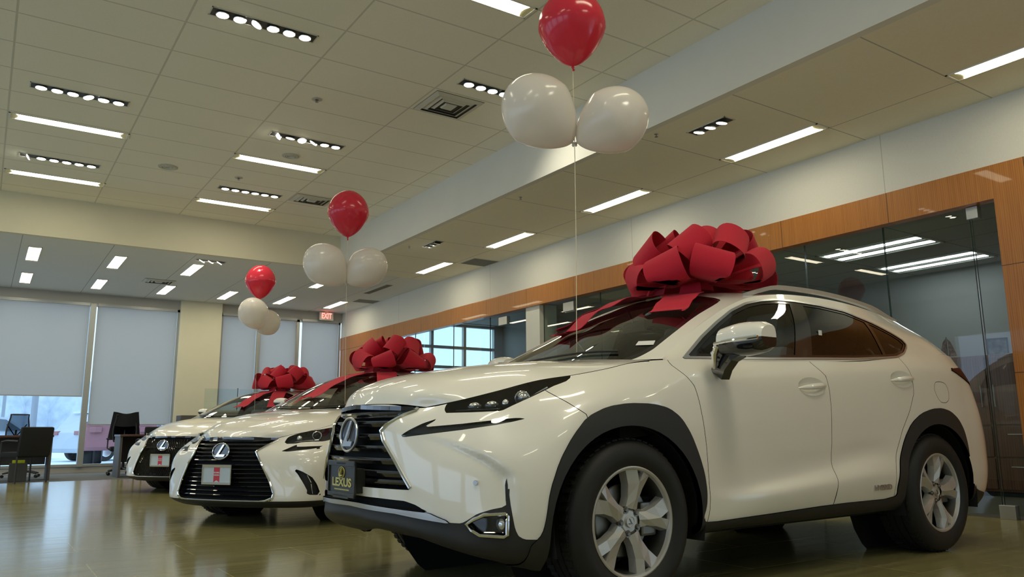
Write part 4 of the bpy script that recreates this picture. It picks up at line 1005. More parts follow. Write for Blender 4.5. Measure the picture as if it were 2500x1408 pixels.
        MB().rbox((cast.x(0, .60)-.03, -.30, .585-.0), (cast.x(0, .60)-.016, .30, .592), .002).build('grille_bar', 'cladding', gr)
    for s in (1, -1):
        e2 = [(s*y, z) for y, z in edge]
        tube_on(gr, 'grille_surround', 'chrome', resample(on_front(cast, e2, .004), .02), .010)
        tube_on(gr, 'bumper_foot', 'chrome', [(cast.x(s*.50, .235)+.01, s*.505, .238), (cast.x(s*.45, .222)+.006, s*.45, .218), (cast.x(s*.38, .22)+.004, s*.38, .214)], [.012, .010, .004])
    tube_on(gr, 'grille_surround', 'piano', resample([(cast.x(y, .722-.02*abs(y))+.004, y, .722-.02*abs(y)) for y in np.linspace(-.42, .42, 15)], .03), 1, sq=(.005, .009))
    tube_on(gr, 'grille_surround', 'silver', [(cast.x(y, .216)+.002, y, .214) for y in np.linspace(-.46, .46, 13)], .006)
    emblem(gr, (cast.x(0, .615)+.012, 0, .615), (0, 1, 0), (-.12, 0, 1), (1, 0, .12), .088, .066, back='piano')
    plate(root, (.945, 0, .425), (0, 1, 0), (0, 0, 1), (1, 0, 0), 'light')
    MB().rbox((.90, -.12, .38), (.942, .12, .46), .004).build('plate_bracket', 'cladding', root)
    DLO = [(-.62, 1.0), (-.80, 1.10), (-1.0, 1.20), (-1.25, 1.275), (-1.6, 1.318), (-2.0, 1.335), (-2.4, 1.315), (-2.7, 1.27), (-2.92, 1.19), (-3.0, 1.12), (-2.95, 1.045), (-2.6, 1.03), (-2.0, 1.022), (-1.3, 1.008), (-.9, 1.0)]
    greenhouse(root, P, cap, sl, sr, DLO, [(-1.55, .9), (-1.67, .9), (-1.70, 1.5), (-1.60, 1.5)], None,
               [(.0, 0), (-.02, .40), (-.20, .60), (-.42, .672), (-.72, .60), (-.98, .548), (-1.22, .515), (-1.26, .48), (-1.24, .3), (-1.20, 0)],
               [(-2.92, 0), (-2.92, .45), (-2.95, .50), (-3.3, .56), (-3.42, .5), (-3.44, 0)], 'paint', 'door_glass', 'privacy', split_x=-1.6)
    cabin(root, -.3, -3.0, .30, .99, -.62, 1.38, [(-1.35, .37), (-1.35, -.37), (-2.25, .36), (-2.25, -.36)])
    MB().rbox((-3.6, -.70, .16), (.62, .70, .26), .03).build('underbody', 'lining', root)
    MB().rbox((-3.75, -.5, .5), (-2.7, .5, .85), .03).build('luggage_box', 'lining', root)
    for y0, y1 in ((.55, -.05), (.02, -.5)):
        pts = [(x, y, cc.z(x, y)+.012) for x, y in [(-.17-.25*(abs(yy)/.6)**2, yy) for yy in np.linspace(y0, y1, 8)] if cc.z(x, y)]
        tube_on(root, 'wiper', 'black', pts, .006)
    return root
# ------------------------------------------------------------------ the showroom
XB, XW, XG, YB, YW = 5.147, 7.231, 7.33, 13.215, 18.35
ZC, ZS = 4.267, 3.658
XL, Y0 = -7.0, -5.0
def struct(name, mb, mt, **k):
    o = mb.build(name, mt, **k); o['kind'] = 'structure'; return o
def slab(name, lo, hi, mt): return struct(name, MB().box(lo, hi), mt)
slab('floor', (XL, Y0, -.10), (XG+.02, 15.2, 0), 'floor_tile')
slab('floor', (XL, 15.2, -.10), (XG+.02, YW+.2, .0), 'carpet')
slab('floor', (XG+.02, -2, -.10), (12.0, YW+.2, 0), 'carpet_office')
slab('ceiling', (XL, Y0, ZC), (XB, YB, ZC+.1), 'ceiling_tile')
slab('ceiling', (XB+.08, Y0, ZS), (XW, YB+.08, ZS+.06), 'soffit_tile')
slab('ceiling', (XL, YB+.08, ZS), (XW, YW-.03, ZS+.06), 'soffit_far')
slab('trim_1', (XB, Y0, ZS), (XB+.08, YB+.08, ZC), 'wall'); slab('trim_2', (XL, YB, ZS), (XB, YB+.08, ZC), 'wall_warm')
# right wall over the glass, its walnut band, and the portals
slab('wall_right', (XW, Y0, 3.048), (XW+.12, YW, ZS), 'panel_wall')
slab('wall_back', (XL, Y0-.1, 0), (12, Y0, ZC), 'wall')
# left wall: daylight windows between piers
slab('wall_left', (XL-.2, Y0, 0), (XL, YW, .5), 'wall'); slab('wall_left', (XL-.2, Y0, 3.2), (XL, YW, ZC), 'wall')
for k, y in enumerate((-5, -1.2, 2.8, 6.8, 10.8, 14.8, 17.6)): slab('wall_left', (XL-.2, y, .5), (XL, y+.75, 3.2), 'wall')
def board(name, label, lo, hi, cat='panel', group=None, mt='wood'):
    o = MB().box(lo, hi).build(name, mt); return tag(o, label, cat, group)
slab('trim_5', (XW-.025, 3.13, 2.743), (XW+.10, YW-.03, 3.046), 'wood')
o = slab('trim_6', (XW-.025, -1.0, 0), (XW+.095, 3.13, 3.046), 'wood')
sm = MB().box((XW-.0265, -1, 2.138), (XW-.024, 3.13, 2.142)); sm.box((XW-.0265, -1, 1.218), (XW-.024, 3.13, 1.222)); sm.build('panel_joint', 'black', o)
slab('trim_7', (XW-.02, 16.3, 0), (XW+.10, YW-.03, 2.741), 'wood')
# far wall: windows, pier, corner
def win(n, x0, x1, z0, z1, t=.05):
    m = MB()
    for lo, hi in (((x0, YW-.04, z0), (x0+t, YW+.06, z1)), ((x1-t, YW-.04, z0), (x1, YW+.06, z1)), ((x0, YW-.04, z0), (x1, YW+.06, z0+t)), ((x0, YW-.04, z1-t), (x1, YW+.06, z1))): m.box(lo, hi)
    o = struct('window_%d' % n, m, 'window_frame')
    g = MB().box((x0+t, YW+.01, z0+t), (x1-t, YW+.016, z1-t)).build('pane', 'pane', o); return o
win(1, -5.0, -.05, .12, 3.45); win(2, -.02, 1.76, .12, 3.45); win(3, 1.76, 3.46, .12, 3.45)
win(4, 4.34, 5.20, .12, 3.43); win(5, 5.20, 6.12, .12, 3.43); win(6, 6.12, 7.20, 1.86, 3.43)
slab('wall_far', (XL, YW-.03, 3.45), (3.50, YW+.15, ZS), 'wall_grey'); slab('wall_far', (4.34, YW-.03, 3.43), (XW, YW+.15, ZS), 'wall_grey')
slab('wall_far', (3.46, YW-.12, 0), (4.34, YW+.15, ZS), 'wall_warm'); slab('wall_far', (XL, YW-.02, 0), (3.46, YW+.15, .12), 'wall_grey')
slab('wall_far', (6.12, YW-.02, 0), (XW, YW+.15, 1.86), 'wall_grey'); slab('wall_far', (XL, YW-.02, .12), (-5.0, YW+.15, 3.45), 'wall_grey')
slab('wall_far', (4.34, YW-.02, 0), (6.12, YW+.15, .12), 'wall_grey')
slab('trim_3', (1.70, YW-.09, .12), (1.81, YW+.05, 3.45), 'window_frame')
def shade(x0, x1, zb, label):
    m = MB(); ys = YW-.055; n = 6
    m.box((x0, ys, zb), (x1, ys+.0015, 3.42))
    o = m.build('roller_shade', 'shade'); tag(o, label, 'roller shade', 'roller shades on the far windows')
    MB().box((x0, ys-.006, zb-.018), (x1, ys+.008, zb)).build('hem_bar', 'window_frame', o)
    MB().box((x0, ys-.02, 3.40), (x1, ys+.035, 3.46)).build('cassette', 'window_frame', o)
shade(.0, 1.69, 1.535, 'grey roller shade pulled half way, snowy cars showing beneath it')
shade(1.835, 3.40, .965, 'grey roller shade reaching low over the second wide window, behind the far desk chair')
shade(4.37, 5.13, .14, 'narrow grey roller shade just right of the cream pier')
shade(5.245, 6.09, .14, 'middle grey roller shade behind the farthest bow')
shade(6.22, 7.135, 1.89, 'short grey roller shade in the corner under the exit sign')
shade(-4.9, -.12, .9, 'grey roller shade at the left edge of the picture')
# ------------------------------------------------------------------ offices behind the glass
seams = [3.40, 4.24, 5.15, 6.35, 7.6, 8.8]
def pane_panel(y0, y1, label):
    o = MB().box((XG, y0+.006, .03), (XG+.012, y1-.006, 2.76)).build('glass_partition', 'office_glass')
    e = MB()
    for y in (y0+.004, y1-.006): e.box((XG-.0005, y, .03), (XG+.0125, y+.002, 2.76))
    e.build('glass_edge', 'glass_edge', o); return tag(o, label, 'glass wall', 'glass panels of the office front')
pane_panel(3.14, 3.395, 'narrow glass strip between the walnut portal and the hinged glass door')
pane_panel(3.405, 4.24, 'glass door leaf with metal patch fittings beside the walnut portal')
pane_panel(4.24, 5.15, 'glass panel behind the rear quarter of the nearest car')
pane_panel(5.15, 6.9, 'wide glass panel just right of the nearest bow')
pane_panel(6.9, 8.6, 'glass panel hidden behind the nearest bow, left of it to the first fitting')
pane_panel(8.6, 10.0, 'glass panel immediately right of the white column')
pane_panel(10.38, 11.6, 'glass panel immediately left of the white column')
pane_panel(11.6, 12.9, 'glass panel in front of the far daylight window, right half')
pane_panel(12.9, 14.5, 'glass panel in front of the far daylight window, left half')
pane_panel(14.5, 16.28, 'glass panel beside the walnut corner panel')
slab('trim_4', (XW+.02, 10.0, 0), (XW+.36, 10.38, 2.76), 'wall')
def clamp(y, z0, z1, label, d=.0, w=.085):
    o = MB().rbox((XG-.03, y-w, z0), (XG+.045, y+w, z1), .004).build('patch_fitting', 'clamp'); tag(o, label, 'metal fitting', 'patch fittings on the office glass')
clamp(3.37, 2.63, 2.74, 'metal patch fitting at the top of the glass door beside the walnut portal', w=.05)
clamp(3.36, 0.0, .115, 'metal floor fitting at the foot of the glass door', w=.065)
for px, lab in ((9.32, 'metal patch fitting up on the glass just right of the white column'), (11.15, 'metal patch fitting up on the glass just left of the white column')): clamp(px, 2.56, 2.70, lab, w=.13)
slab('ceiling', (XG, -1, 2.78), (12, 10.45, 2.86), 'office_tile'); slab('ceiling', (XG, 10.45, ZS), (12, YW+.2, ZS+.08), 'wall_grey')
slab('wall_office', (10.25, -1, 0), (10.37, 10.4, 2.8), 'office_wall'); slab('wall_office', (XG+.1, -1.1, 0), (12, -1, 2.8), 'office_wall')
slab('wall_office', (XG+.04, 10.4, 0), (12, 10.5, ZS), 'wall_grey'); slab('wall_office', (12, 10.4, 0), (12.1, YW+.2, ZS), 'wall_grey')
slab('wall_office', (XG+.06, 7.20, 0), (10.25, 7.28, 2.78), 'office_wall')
# daylight window of the open office
x0, x1 = 8.5, 11.75
m = MB()
for x in (8.5, 9.72, 10.72, 11.70): m.box((x, YW-.05, .9), (x+.075, YW+.06, 3.60))
for z in (.9, 2.42, 2.95, 3.56): m.box((8.5, YW-.05, z), (11.75, YW+.06, z+.075))
o = struct('window_7', m, 'window_frame'); MB().box((8.5, YW+.01, .9), (11.75, YW+.016, 3.6)).build('pane', 'pane', o)
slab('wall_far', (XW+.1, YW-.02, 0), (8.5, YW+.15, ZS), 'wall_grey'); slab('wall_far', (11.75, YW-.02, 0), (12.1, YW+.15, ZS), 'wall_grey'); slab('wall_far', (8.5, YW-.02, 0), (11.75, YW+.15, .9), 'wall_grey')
m = MB()
for k in range(7): m.box((11.35+k*.045, YW-.085, 1.5), (11.38+k*.045, YW-.065, 2.45))
m.box((11.33, YW-.09, 2.42), (11.68, YW-.048, 2.47)); tag(m.build('vertical_blind', 'paper'), 'vertical slat blind at the right side of the daylight window seen through the glass', 'blind')
def troffer(x, y, label):
    t = thing('troffer', label, 'ceiling light', (x, y, 2.78), 0, 'twin tube ceiling lights in the office')
    f = MB()
    for lo, hi in (((-.30, -.61, -.012), (-.27, .61, .01)), ((.27, -.61, -.012), (.30, .61, .01)), ((-.30, -.61, -.012), (.30, -.58, .01)), ((-.30, .58, -.012), (.30, .61, .01)), ((-.02, -.58, -.010), (.02, .58, -.002))): f.box(lo, hi)
    f.build('frame', 'fixture_white', t)
    MB().box((-.27, -.58, -.002), (.27, .58, .0)).build('reflector', 'vent', t)
    for s in (-.14, .14): MB().rbox((s-.05, -.56, -.008), (s+.05, .56, -.003), .002).build('light_tube', 'troffer', t)
troffer(8.33, 4.90, 'twin tube light in the office ceiling, the nearer to the glass'); troffer(9.59, 4.94, 'twin tube light in the office ceiling, the farther from the glass')
# office furniture
t = thing('cabinet', 'dark walnut office cabinet with doors and drawers behind the glass', 'cabinet', (9.95, 4.2, 0))
MB().rbox((-.28, -1.6, .05), (.28, .95, 1.60), .006).build('carcass', 'wood_dark', t); MB().box((-.25, -1.58, 0), (.25, .93, .05)).build('plinth', 'black', t)
for i, y in enumerate((-1.58, -.95, -.32, .31)):
    d = MB().rbox((-.30, y, .80), (-.28, y+.61, 1.57), .003).build('door', 'wood_dark', t); MB().tube([(-.325, y+(.55 if i % 2 == 0 else .06), 1.0), (-.325, y+(.55 if i % 2 == 0 else .06), 1.25)], .005).build('handle', 'clamp', d)
    for z in (.08, .44):
        d = MB().rbox((-.30, y, z), (-.28, y+.61, z+.34), .003).build('drawer', 'wood_dark', t); MB().tube([(-.325, y+.16, z+.25), (-.325, y+.45, z+.25)], .005).build('handle', 'clamp', d)
t = thing('picture_frame', 'small black photo frame standing on the office cabinet', 'picture frame', (9.82, 4.42, 1.60), R(12))
m = MB()
for lo, hi in (((0, -.11, 0), (.015, -.095, .20)), ((0, .095, 0), (.015, .11, .20)), ((0, -.11, 0), (.015, .11, .015)), ((0, -.11, .185), (.015, .11, .20))): m.box(lo, hi)
m.build('frame', 'black', t); MB().box((.004, -.095, .015), (.010, .095, .185)).build('photo', 'picture', t)
t = thing('table_flag', 'small patterned flag hanging on a stick on the office cabinet', 'flag', (9.82, 5.00, 1.60))
MB().tube([(0, 0, 0), (0, 0, .27)], .004).build('stick', 'black', t); MB().lathe([(0, 0), (.04, 0), (.04, .008), (0, .012)], 16).build('base', 'black', t)
fm = MB(); fm.grid([[(math.sin(v*3)*.01, -.01-.10*u*(.35+.65*v)*1, .25-.22*v-.04*u*(1-v)) for u in (0, .5, 1)] for v in np.linspace(0, 1, 7)]); fm.grid([[(math.sin(v*3)*.01, .01+.10*u*(.35+.65*v), .25-.22*v-.04*u*(1-v)) for u in (0, .5, 1)] for v in np.linspace(0, 1, 7)]); fm.build('cloth', 'flag_cloth', t)

# ------------------------------------------------------------------ ceiling fixtures
def tube_light(x, y, z, rz, label, group, strength=None):
    """recessed linear fixture 1.20 x .17, long along local x; origin at its centre on the ceiling"""
    t = thing('tube_light', label, 'ceiling light', (x, y, z), rz, group)
    f = MB()
    for lo, hi in (((-.61, -.095, -.008), (-.59, .095, .0)), ((.59, -.095, -.008), (.61, .095, 0)), ((-.61, -.095, -.008), (.61, -.085, 0)), ((-.61, .085, -.008), (.61, .095, 0))): f.box(lo, hi)
    f.build('trim_frame', 'fixture_white', t)
    e = MB()
    for s in (-1, 1): e.add([(s*.59, -.085, -.002), (s*.59, .085, -.002), (s*.505, .085, -.003), (s*.505, -.085, -.003)], [(0, 1, 2, 3)])
    e.build('end_reflector', 'fixture', t)
    g = MB().add([(-.545, -.085, -.004), (.545, -.085, -.004), (.515, -.03, -.007), (-.515, -.03, -.007), (.515, .03, -.007), (-.515, .03, -.007), (.545, .085, -.004), (-.545, .085, -.004)], [(0, 1, 2, 3), (3, 2, 4, 5), (5, 4, 6, 7)])
    g.build('diffuser', 'tube', t)
    return t
GA = 'tube lights in the high ceiling'; GR = 'tube lights along the right soffit'; GF = 'tube lights in the far soffit'
for x, y, lab in ((2.97, 5.00, 'high ceiling tube light cut by the top edge of the picture'), (.555, 9.93, 'upper of the two tube lights at the left, in the high ceiling'), (.565, 12.16, 'lower of the two tube lights at the left, in the high ceiling'),
                  (2.98, 9.92, 'high ceiling tube light left of the middle, above a round speaker'), (2.99, 12.17, 'high ceiling tube light nearest the farther air vent'),
                  (-1.88, 9.92, 'high ceiling tube light added out of view on the left as fill'), (-1.88, 12.17, 'high ceiling tube light added out of view on the far left as fill'), (-1.88, 5.0, 'high ceiling tube light added out of view beside the camera as fill'), (.55, 5.0, 'high ceiling tube light above the camera'), (2.97, 2.55, 'high ceiling tube light added as fill over the camera on the right'), (.55, 2.55, 'high ceiling tube light added as fill straight over the camera'), (2.97, -2.3, 'high ceiling tube light added as fill at the back on the right'), (-1.88, 2.55, 'high ceiling tube light added as fill over the camera on the left'), (2.97, 0.1, 'high ceiling fill tube added behind the camera'), (-1.88, 0.1, 'high ceiling tube light added as fill behind the camera on the left'), (.55, -2.3, 'rearmost high ceiling tube light added as fill')):  # rows left of, over and behind the camera are added as unseen fill
    tube_light(x, y, ZC, 0, lab, GA)
nl = ['right soffit tube light behind the camera', 'nearest right soffit tube light, cut by the right edge', 'second nearest right soffit tube light, beside the three-lamp spot', 'third right soffit tube light from the right edge', 'fourth right soffit tube light, above the walnut band centre', 'fifth right soffit tube light, left of the square return grille']
for k, y in enumerate((0.0, 2.44, 4.88, 7.31, 9.77, 12.22)): tube_light(6.52, y, ZS, PI/2, nl[k], GR)
tube_light(6.56, 17.08, ZS, PI/2, 'far soffit tube light nearest the exit sign', GF)
rn = ['back row', 'front row']
for r, y in enumerate((17.05, 14.67)):
    for k in range(-4, 5 if r else 5):
        x = .47+1.222*k
        lab = 'far soffit tube light, %s, %s' % ('window row' if r == 0 else 'beam row', {0: 'leftmost in view', 1: 'second from the left', 2: 'third from the left', 3: 'fourth from the left', 4: 'fifth from the left'}.get(k, 'out of view, place %d' % -k))
        tube_light(x, y, ZS, PI/2, lab, GF)
def spot_bar(x, y, z, rz, n, tilts, label, group='recessed multi-lamp spot bars', aim=(0, 0, 0)):
    L_ = n*.143+.06; t = thing('spot_bar', label, 'spotlight', (x, y, z), rz, group)
    f = MB()
    for lo, hi in (((-L_/2, -.075, -.006), (L_/2, -.066, 0)), ((-L_/2, .066, -.006), (L_/2, .075, 0)), ((-L_/2, -.075, -.006), (-L_/2+.01, .075, 0)), ((L_/2-.01, -.075, -.006), (L_/2, .075, 0))): f.box(lo, hi)
    f.build('trim_frame', 'vent', t); MB().box((-L_/2+.01, -.066, -.003), (L_/2-.01, .066, -.001)).build('housing', 'fixture_dark', t)
    for k in range(n):
        cx = -L_/2+.03+.143*(k+.5); a, b = tilts[k % len(tilts)]
        m = Matrix.Translation((cx, 0, -.012)) @ Matrix.Rotation(a, 4, 'X') @ Matrix.Rotation(b, 4, 'Y')
        l = MB().lathe([(.050, -.010), (.055, -.011), (.057, -.006), (.054, .002), (.03, .006), (0, .006)], 24).xf(m).build('lamp_head', 'reflector', t, smooth=True)
        MB().lathe([(0, -.012), (.044, -.012), (.050, -.010)], 24).xf(m).build('lamp_face', 'lamp', l, smooth=True)
    ld = bpy.data.lights.new('spot', 'SPOT'); ld.energy = (7 if y > 4 else 13)*n; ld.spot_size = R(90); ld.spot_blend = .9; ld.shadow_soft_size = .10 if y > 4 else .35; ld.color = (1, .92, .72)
    lo_ = bpy.data.objects.new('spot_beam', ld); C.objects.link(lo_); lo_.parent = t; lo_.location = (0, 0, -.03); lo_.rotation_euler = aim
    return t
Z6 = [(0, 0)]*6
spot_bar(1.745, 6.43, ZC, 0, 6, [(0, 0), (0, 0), (.1, .5), (0, 0), (0, .05), (0, 0)], 'six-lamp spot bar at the top, left of the middle, nearest the camera')
spot_bar(.56, 8.90, ZC, 0, 6, [(0, 0), (0, 0), (0, 0), (-.1, -.3), (0, 0), (0, 0)], 'six-lamp spot bar at the upper left, above a tube light')
spot_bar(.555, 11.32, ZC, 0, 6, [(0, 1.0), (0, 0), (0, 0), (0, 0), (0, 0), (0, 0)], 'six-lamp spot bar at the left between two tube lights, one lamp tilted away')
spot_bar(3.0, 8.90, ZC, 0, 6, [(0, .9), (.2, .1), (-.3, 0), (.3, .5), (0, 0), (0, 0)], 'six-lamp spot bar above the round speaker, lamps tilted unevenly')
spot_bar(3.0, 11.36, ZC, 0, 6, Z6, 'six-lamp spot bar left of the farther air vent')
spot_bar(4.19, 6.46, ZC, 0, 6, Z6, 'six-lamp spot bar partly behind the nearest white balloons', aim=(0, -.75, 0))
spot_bar(5.61, 4.88, ZS, PI/2, 3, [(0, -.2)]*3, 'three-lamp spot bar in the right soffit near the camera')
spot_bar(5.64, 10.60, ZS, PI/2, 3, [(0, -.5)]*3, 'three-lamp spot bar in the right soffit far along')
spot_bar(3.02, 13.70, ZS, 0, 3, [(.2, .5)]*3, 'three-lamp spot bar in the far soffit under the cream beam')
spot_bar(.55, 1.6, ZC, 0, 6, [(.3, 0)]*6, 'six-lamp spot bar added as fill behind the camera on the left, aimed at the cars', aim=(.55, 0, 0))  # unseen bar, added to brighten the sides of the cars
spot_bar(2.97, 1.0, ZC, 0, 6, [(.3, 0)]*6, 'six-lamp spot bar added as fill behind the camera, aimed at the nearest car', aim=(.50, 0, 0))  # added out of view to lift the near car's doors
spot_bar(5.61, -.2, ZS, PI/2, 3, [(.3, 0)]*3, 'three-lamp spot bar added as fill in the right soffit behind the camera', aim=(0, .62, 0))  # another added fill bar, never in view
def air_vent(x, y, w, d, z, label):
    t = thing('air_vent', label, 'air vent', (x, y, z), 0, 'square supply vents in the ceiling')
    MB().box((-w/2, -d/2, -.004), (w/2, d/2, -.001)).build('back_plate', 'vent_dark', t)
    for k in range(4):
        a = w/2*(1-k*.25); b = d/2*(1-k*.25); i = .80; zz = -.006-.002*k; m = MB()
        V = [(-a, -b, zz), (a, -b, zz), (a, b, zz), (-a, b, zz), (-a*i, -b*i, zz-.016), (a*i, -b*i, zz-.016), (a*i, b*i, zz-.016), (-a*i, b*i, zz-.016)]
        F = [(j, (j+1) % 4, 4+(j+1) % 4, 4+j) for j in range(4)]
        if k == 3: F.append((4, 5, 6, 7))
        m.add(V, F).build('louvre_ring', 'vent', t, fix=False)
air_vent(3.93, 7.06, .58, .56, ZC, 'square air vent in the high ceiling left of the nearest white balloons'); air_vent(3.90, 11.27, .58, .42, ZC, 'square air vent in the high ceiling above the middle red balloon')
air_vent(2.62, 16.1, .55, .42, ZS, 'air vent in the far soffit above the second wide window')
def ret_grille(x0, y0, x1, y1, label):
    t = thing('return_grille', label, 'return air grille', ((x0+x1)/2, (y0+y1)/2, ZS), 0, 'dark return grilles by the right wall'); w, d = (x1-x0)/2, (y1-y0)/2
    MB().box((-w, -d, -.006), (w, d, 0)).build('frame', 'vent', t); m = MB().box((-w+.02, -d+.02, -.010), (w-.02, d-.02, -.006))
    m.build('mesh', 'grille_grey', t)
ret_grille(6.70, 11.10, 7.21, 11.60, 'dark square return grille beside the fifth soffit light'); ret_grille(6.69, 16.0, 7.21, 16.42, 'dark square return grille near the exit sign'); ret_grille(6.47, 14.1, 6.63, 15.28, 'long narrow dark slot in the far right soffit')
def speaker(x, y, z, r, label):
    t = thing('ceiling_speaker', label, 'speaker', (x, y, z), 0, 'round ceiling speakers')
    MB().lathe([(r, 0), (r, -.006), (r-.02, -.012), (r-.03, -.008), (r-.03, -.002)], 36).build('rim', 'ceiling_plain', t, smooth=True)
    for k in range(3):
        rr = r*(.75-.22*k); MB().lathe([(rr, -.004), (rr, -.010), (rr-.012, -.012), (rr-.014, -.004)], 36).build('ring', 'vent', t, smooth=True)
mat('ceiling_plain', (.52, .51, .45), .7)
speaker(1.77, 10.84, ZC, .125, 'round ceiling speaker above the cream beam, left of centre'); speaker(3.0, 9.54, ZC, .11, 'round ceiling speaker between the spot bar and the tube light')
def sprinkler(x, y, z, label, plate_r=.055):
    t = thing('sprinkler', label, 'sprinkler', (x, y, z), 0, 'fire sprinklers in the ceilings')
    MB().lathe([(0, -.001), (plate_r, -.001), (plate_r, -.005), (.02, -.008)], 24).build('escutcheon', 'ceiling_plain', t, smooth=True)
    m = MB().tube([(0, 0, -.005), (0, 0, -.03)], .006); m.lathe([(0, -.032), (.018, -.032), (.018, -.034), (0, -.034)], 12); m.build('head', 'steel', t)
sprinkler(2.67, 7.68, ZC, 'sprinkler in the high ceiling left of the nearer air vent'); sprinkler(2.68, 10.79, ZC, 'sprinkler in the high ceiling above a far spot bar'); sprinkler(5.31, 5.31, ZS, 'sprinkler in the right soffit by the near three-lamp spot', .02)
sprinkler(5.38, 7.79, ZS, 'sprinkler in the right soffit midway along', .02); sprinkler(5.39, 10.91, ZS, 'sprinkler in the right soffit by the far three-lamp spot', .02)
# exit sign
t = thing('exit_sign', 'white exit sign with red letters hanging in the far right corner', 'sign', (6.76, 18.15, ZS), R(-4))
MB().rbox((-.17, -.03, -.215), (.17, .03, -.02), .006).build('housing', 'exit_box', t); MB().box((-.05, -.02, -.02), (.05, .02, 0)).build('mount', 'exit_box', t)
tx = text_mb('EXIT', .185, .002, xs=.66, bold=.003); tx.xf(frame_m(Vector((0, -.033, -.117)), (1, 0, 0), (0, 0, 1), (0, -1, 0))); tx.build('sign_lettering', 'exit_red', t)
# ------------------------------------------------------------------ balloons and strings
def balloon(name_label, mt, top, knot, dia, group='balloons tied above the cars'):
    """pear shaped balloon: knot point, direction towards 'top', given diameter"""
    k = Vector(knot); d = (Vector(top)-k).normalized(); r = dia/2
    t = bpy.data.objects.new('balloon', None); C.objects.link(t); t.location = k; t.empty_display_size = .1
    t.rotation_mode = 'QUATERNION'; t.rotation_quaternion = d.to_track_quat('Z', 'Y'); tag(t, name_label, 'balloon', group)
    L_ = dia*1.17; prof = [(.004, .0), (.0075, .012)]
    for i in range(1, 29):
        a = PI*i/28; z = L_/2*(1-math.cos(a)); q = math.sin(a); w = 1-.13*math.cos(a/2)**2*1.0
        s = q**(1.0) if a > PI/2 else q*(.52+.48*(z/(L_/2))**.62)
        prof.append((max(r*s, .0), z+.012))
    MB().lathe(prof, 40).build('envelope', mt, t, smooth=True, angle=180)
    MB().tube([(0, 0, .012), (0, 0, .002)], [.006, .010], 10).tube([(0, 0, .002), (.004, 0, -.012), (.008, 0, -.020)], [.008, .005, .008], 8).build('knot', mt, t, smooth=True)
    return t
def cstring(pts, label): o = MB().tube(pts, .0022, 5).build('balloon_string', 'string'); tag(o, label, 'string', 'balloon strings')
def zat(X, Y, px):
    """height of image row px above the floor spot (X,Y)"""
    d = r_*((px[0]-1250)/CAMF) - u_*((px[1]-704)/CAMF) + f_; s = (X*d.x+Y*d.y)/(d.x*d.x+d.y*d.y); return CAMH+s*d.z
B1 = Vector((2.7555, 3.4257)); 
balloon('big red balloon at the top edge, above the two nearest white balloons', 'latex_red', (2.754, 3.425, 4), (2.7545, 3.425, 2.905), .408)
wk = Vector((2.7550, 3.425, 2.425))
balloon('left of the two nearest white balloons, beside their string', 'latex_white', wk+Vector((-.20, .135, .235)), wk+Vector((-.004, .003, 0)), .436); balloon('right of the two nearest white balloons, beside their string', 'latex_white', wk+Vector((.185, -.165, .14)), wk+Vector((.004, -.003, 0)), .394)
cstring([(2.7545, 3.425, 2.90), (2.755, 3.425, 2.42), (2.752, 3.428, 1.8), (2.745, 3.436, 1.175)], 'string running from the nearest balloons down to the nearest windscreen')
balloon('red balloon of the middle cluster, above the second car', 'latex_red', (2.950, 7.406, 3.6), (2.956, 7.404, 2.720), .418)
wk = Vector((2.957, 7.403, 2.245))
balloon('left white balloon of the middle cluster', 'latex_white', wk+Vector((-.21, .085, .20)), wk+Vector((-.004, .002, 0)), .430); balloon('right white balloon of the middle cluster', 'latex_white', wk+Vector((.20, -.085, .19)), wk+Vector((.004, -.002, 0)), .400)
cstring([(2.956, 7.404, 2.715), (2.957, 7.403, 2.24), (2.968, 7.399, 1.6), (2.978, 7.396, 1.03)], 'string running from the middle balloons down to the second car')
balloon('smallest looking red balloon, of the farthest cluster', 'latex_red', (3.337, 11.816, 4), (3.345, 11.813, 2.745), .445)
wk = Vector((3.345, 11.813, 2.30))
balloon('front white balloon of the farthest cluster', 'latex_white', wk+Vector((-.13, -.16, .22)), wk+Vector((-.002, -.004, 0)), .440); balloon('white balloon half hidden at the back of the farthest cluster', 'latex_white', wk+Vector((.19, .17, .14)), wk+Vector((.002, .004, 0)), .400)
cstring([(3.345, 11.813, 2.74), (3.345, 11.813, 2.3), (3.351, 11.812, 1.085)], 'string running from the farthest balloons down to the third car')

# ------------------------------------------------------------------ ribbon bows
def ribbon_strip(path, widths, axis_fn, th=.0015, rows=7, cup=.0):
    """closed thin strip swept along path"""
    V = []; n = len(path)
    for i, p in enumerate(path):
        p = Vector(p); t = (Vector(path[min(i+1, n-1)])-Vector(path[max(i-1, 0)])).normalized(); ax = axis_fn(i, t).normalized(); nn = t.cross(ax).normalized()
        for j in range(rows):
            w = (j/(rows-1)-.5)*2; V.append(p+ax*(w*widths[i]/2)+nn*(th+cup*(w*w)))
        for j in range(rows-1, -1, -1):
            w = (j/(rows-1)-.5)*2; V.append(p+ax*(w*widths[i]/2)+nn*(-th+cup*(w*w)))
    m = 2*rows; F = [(i*m+k, i*m+(k+1) % m, (i+1)*m+(k+1) % m, (i+1)*m+k) for i in range(n-1) for k in range(m)]
    F += [tuple(range(m)), tuple((n-1)*m+k for k in range(m))]
    mb = MB(); mb.add(V, F); return mb
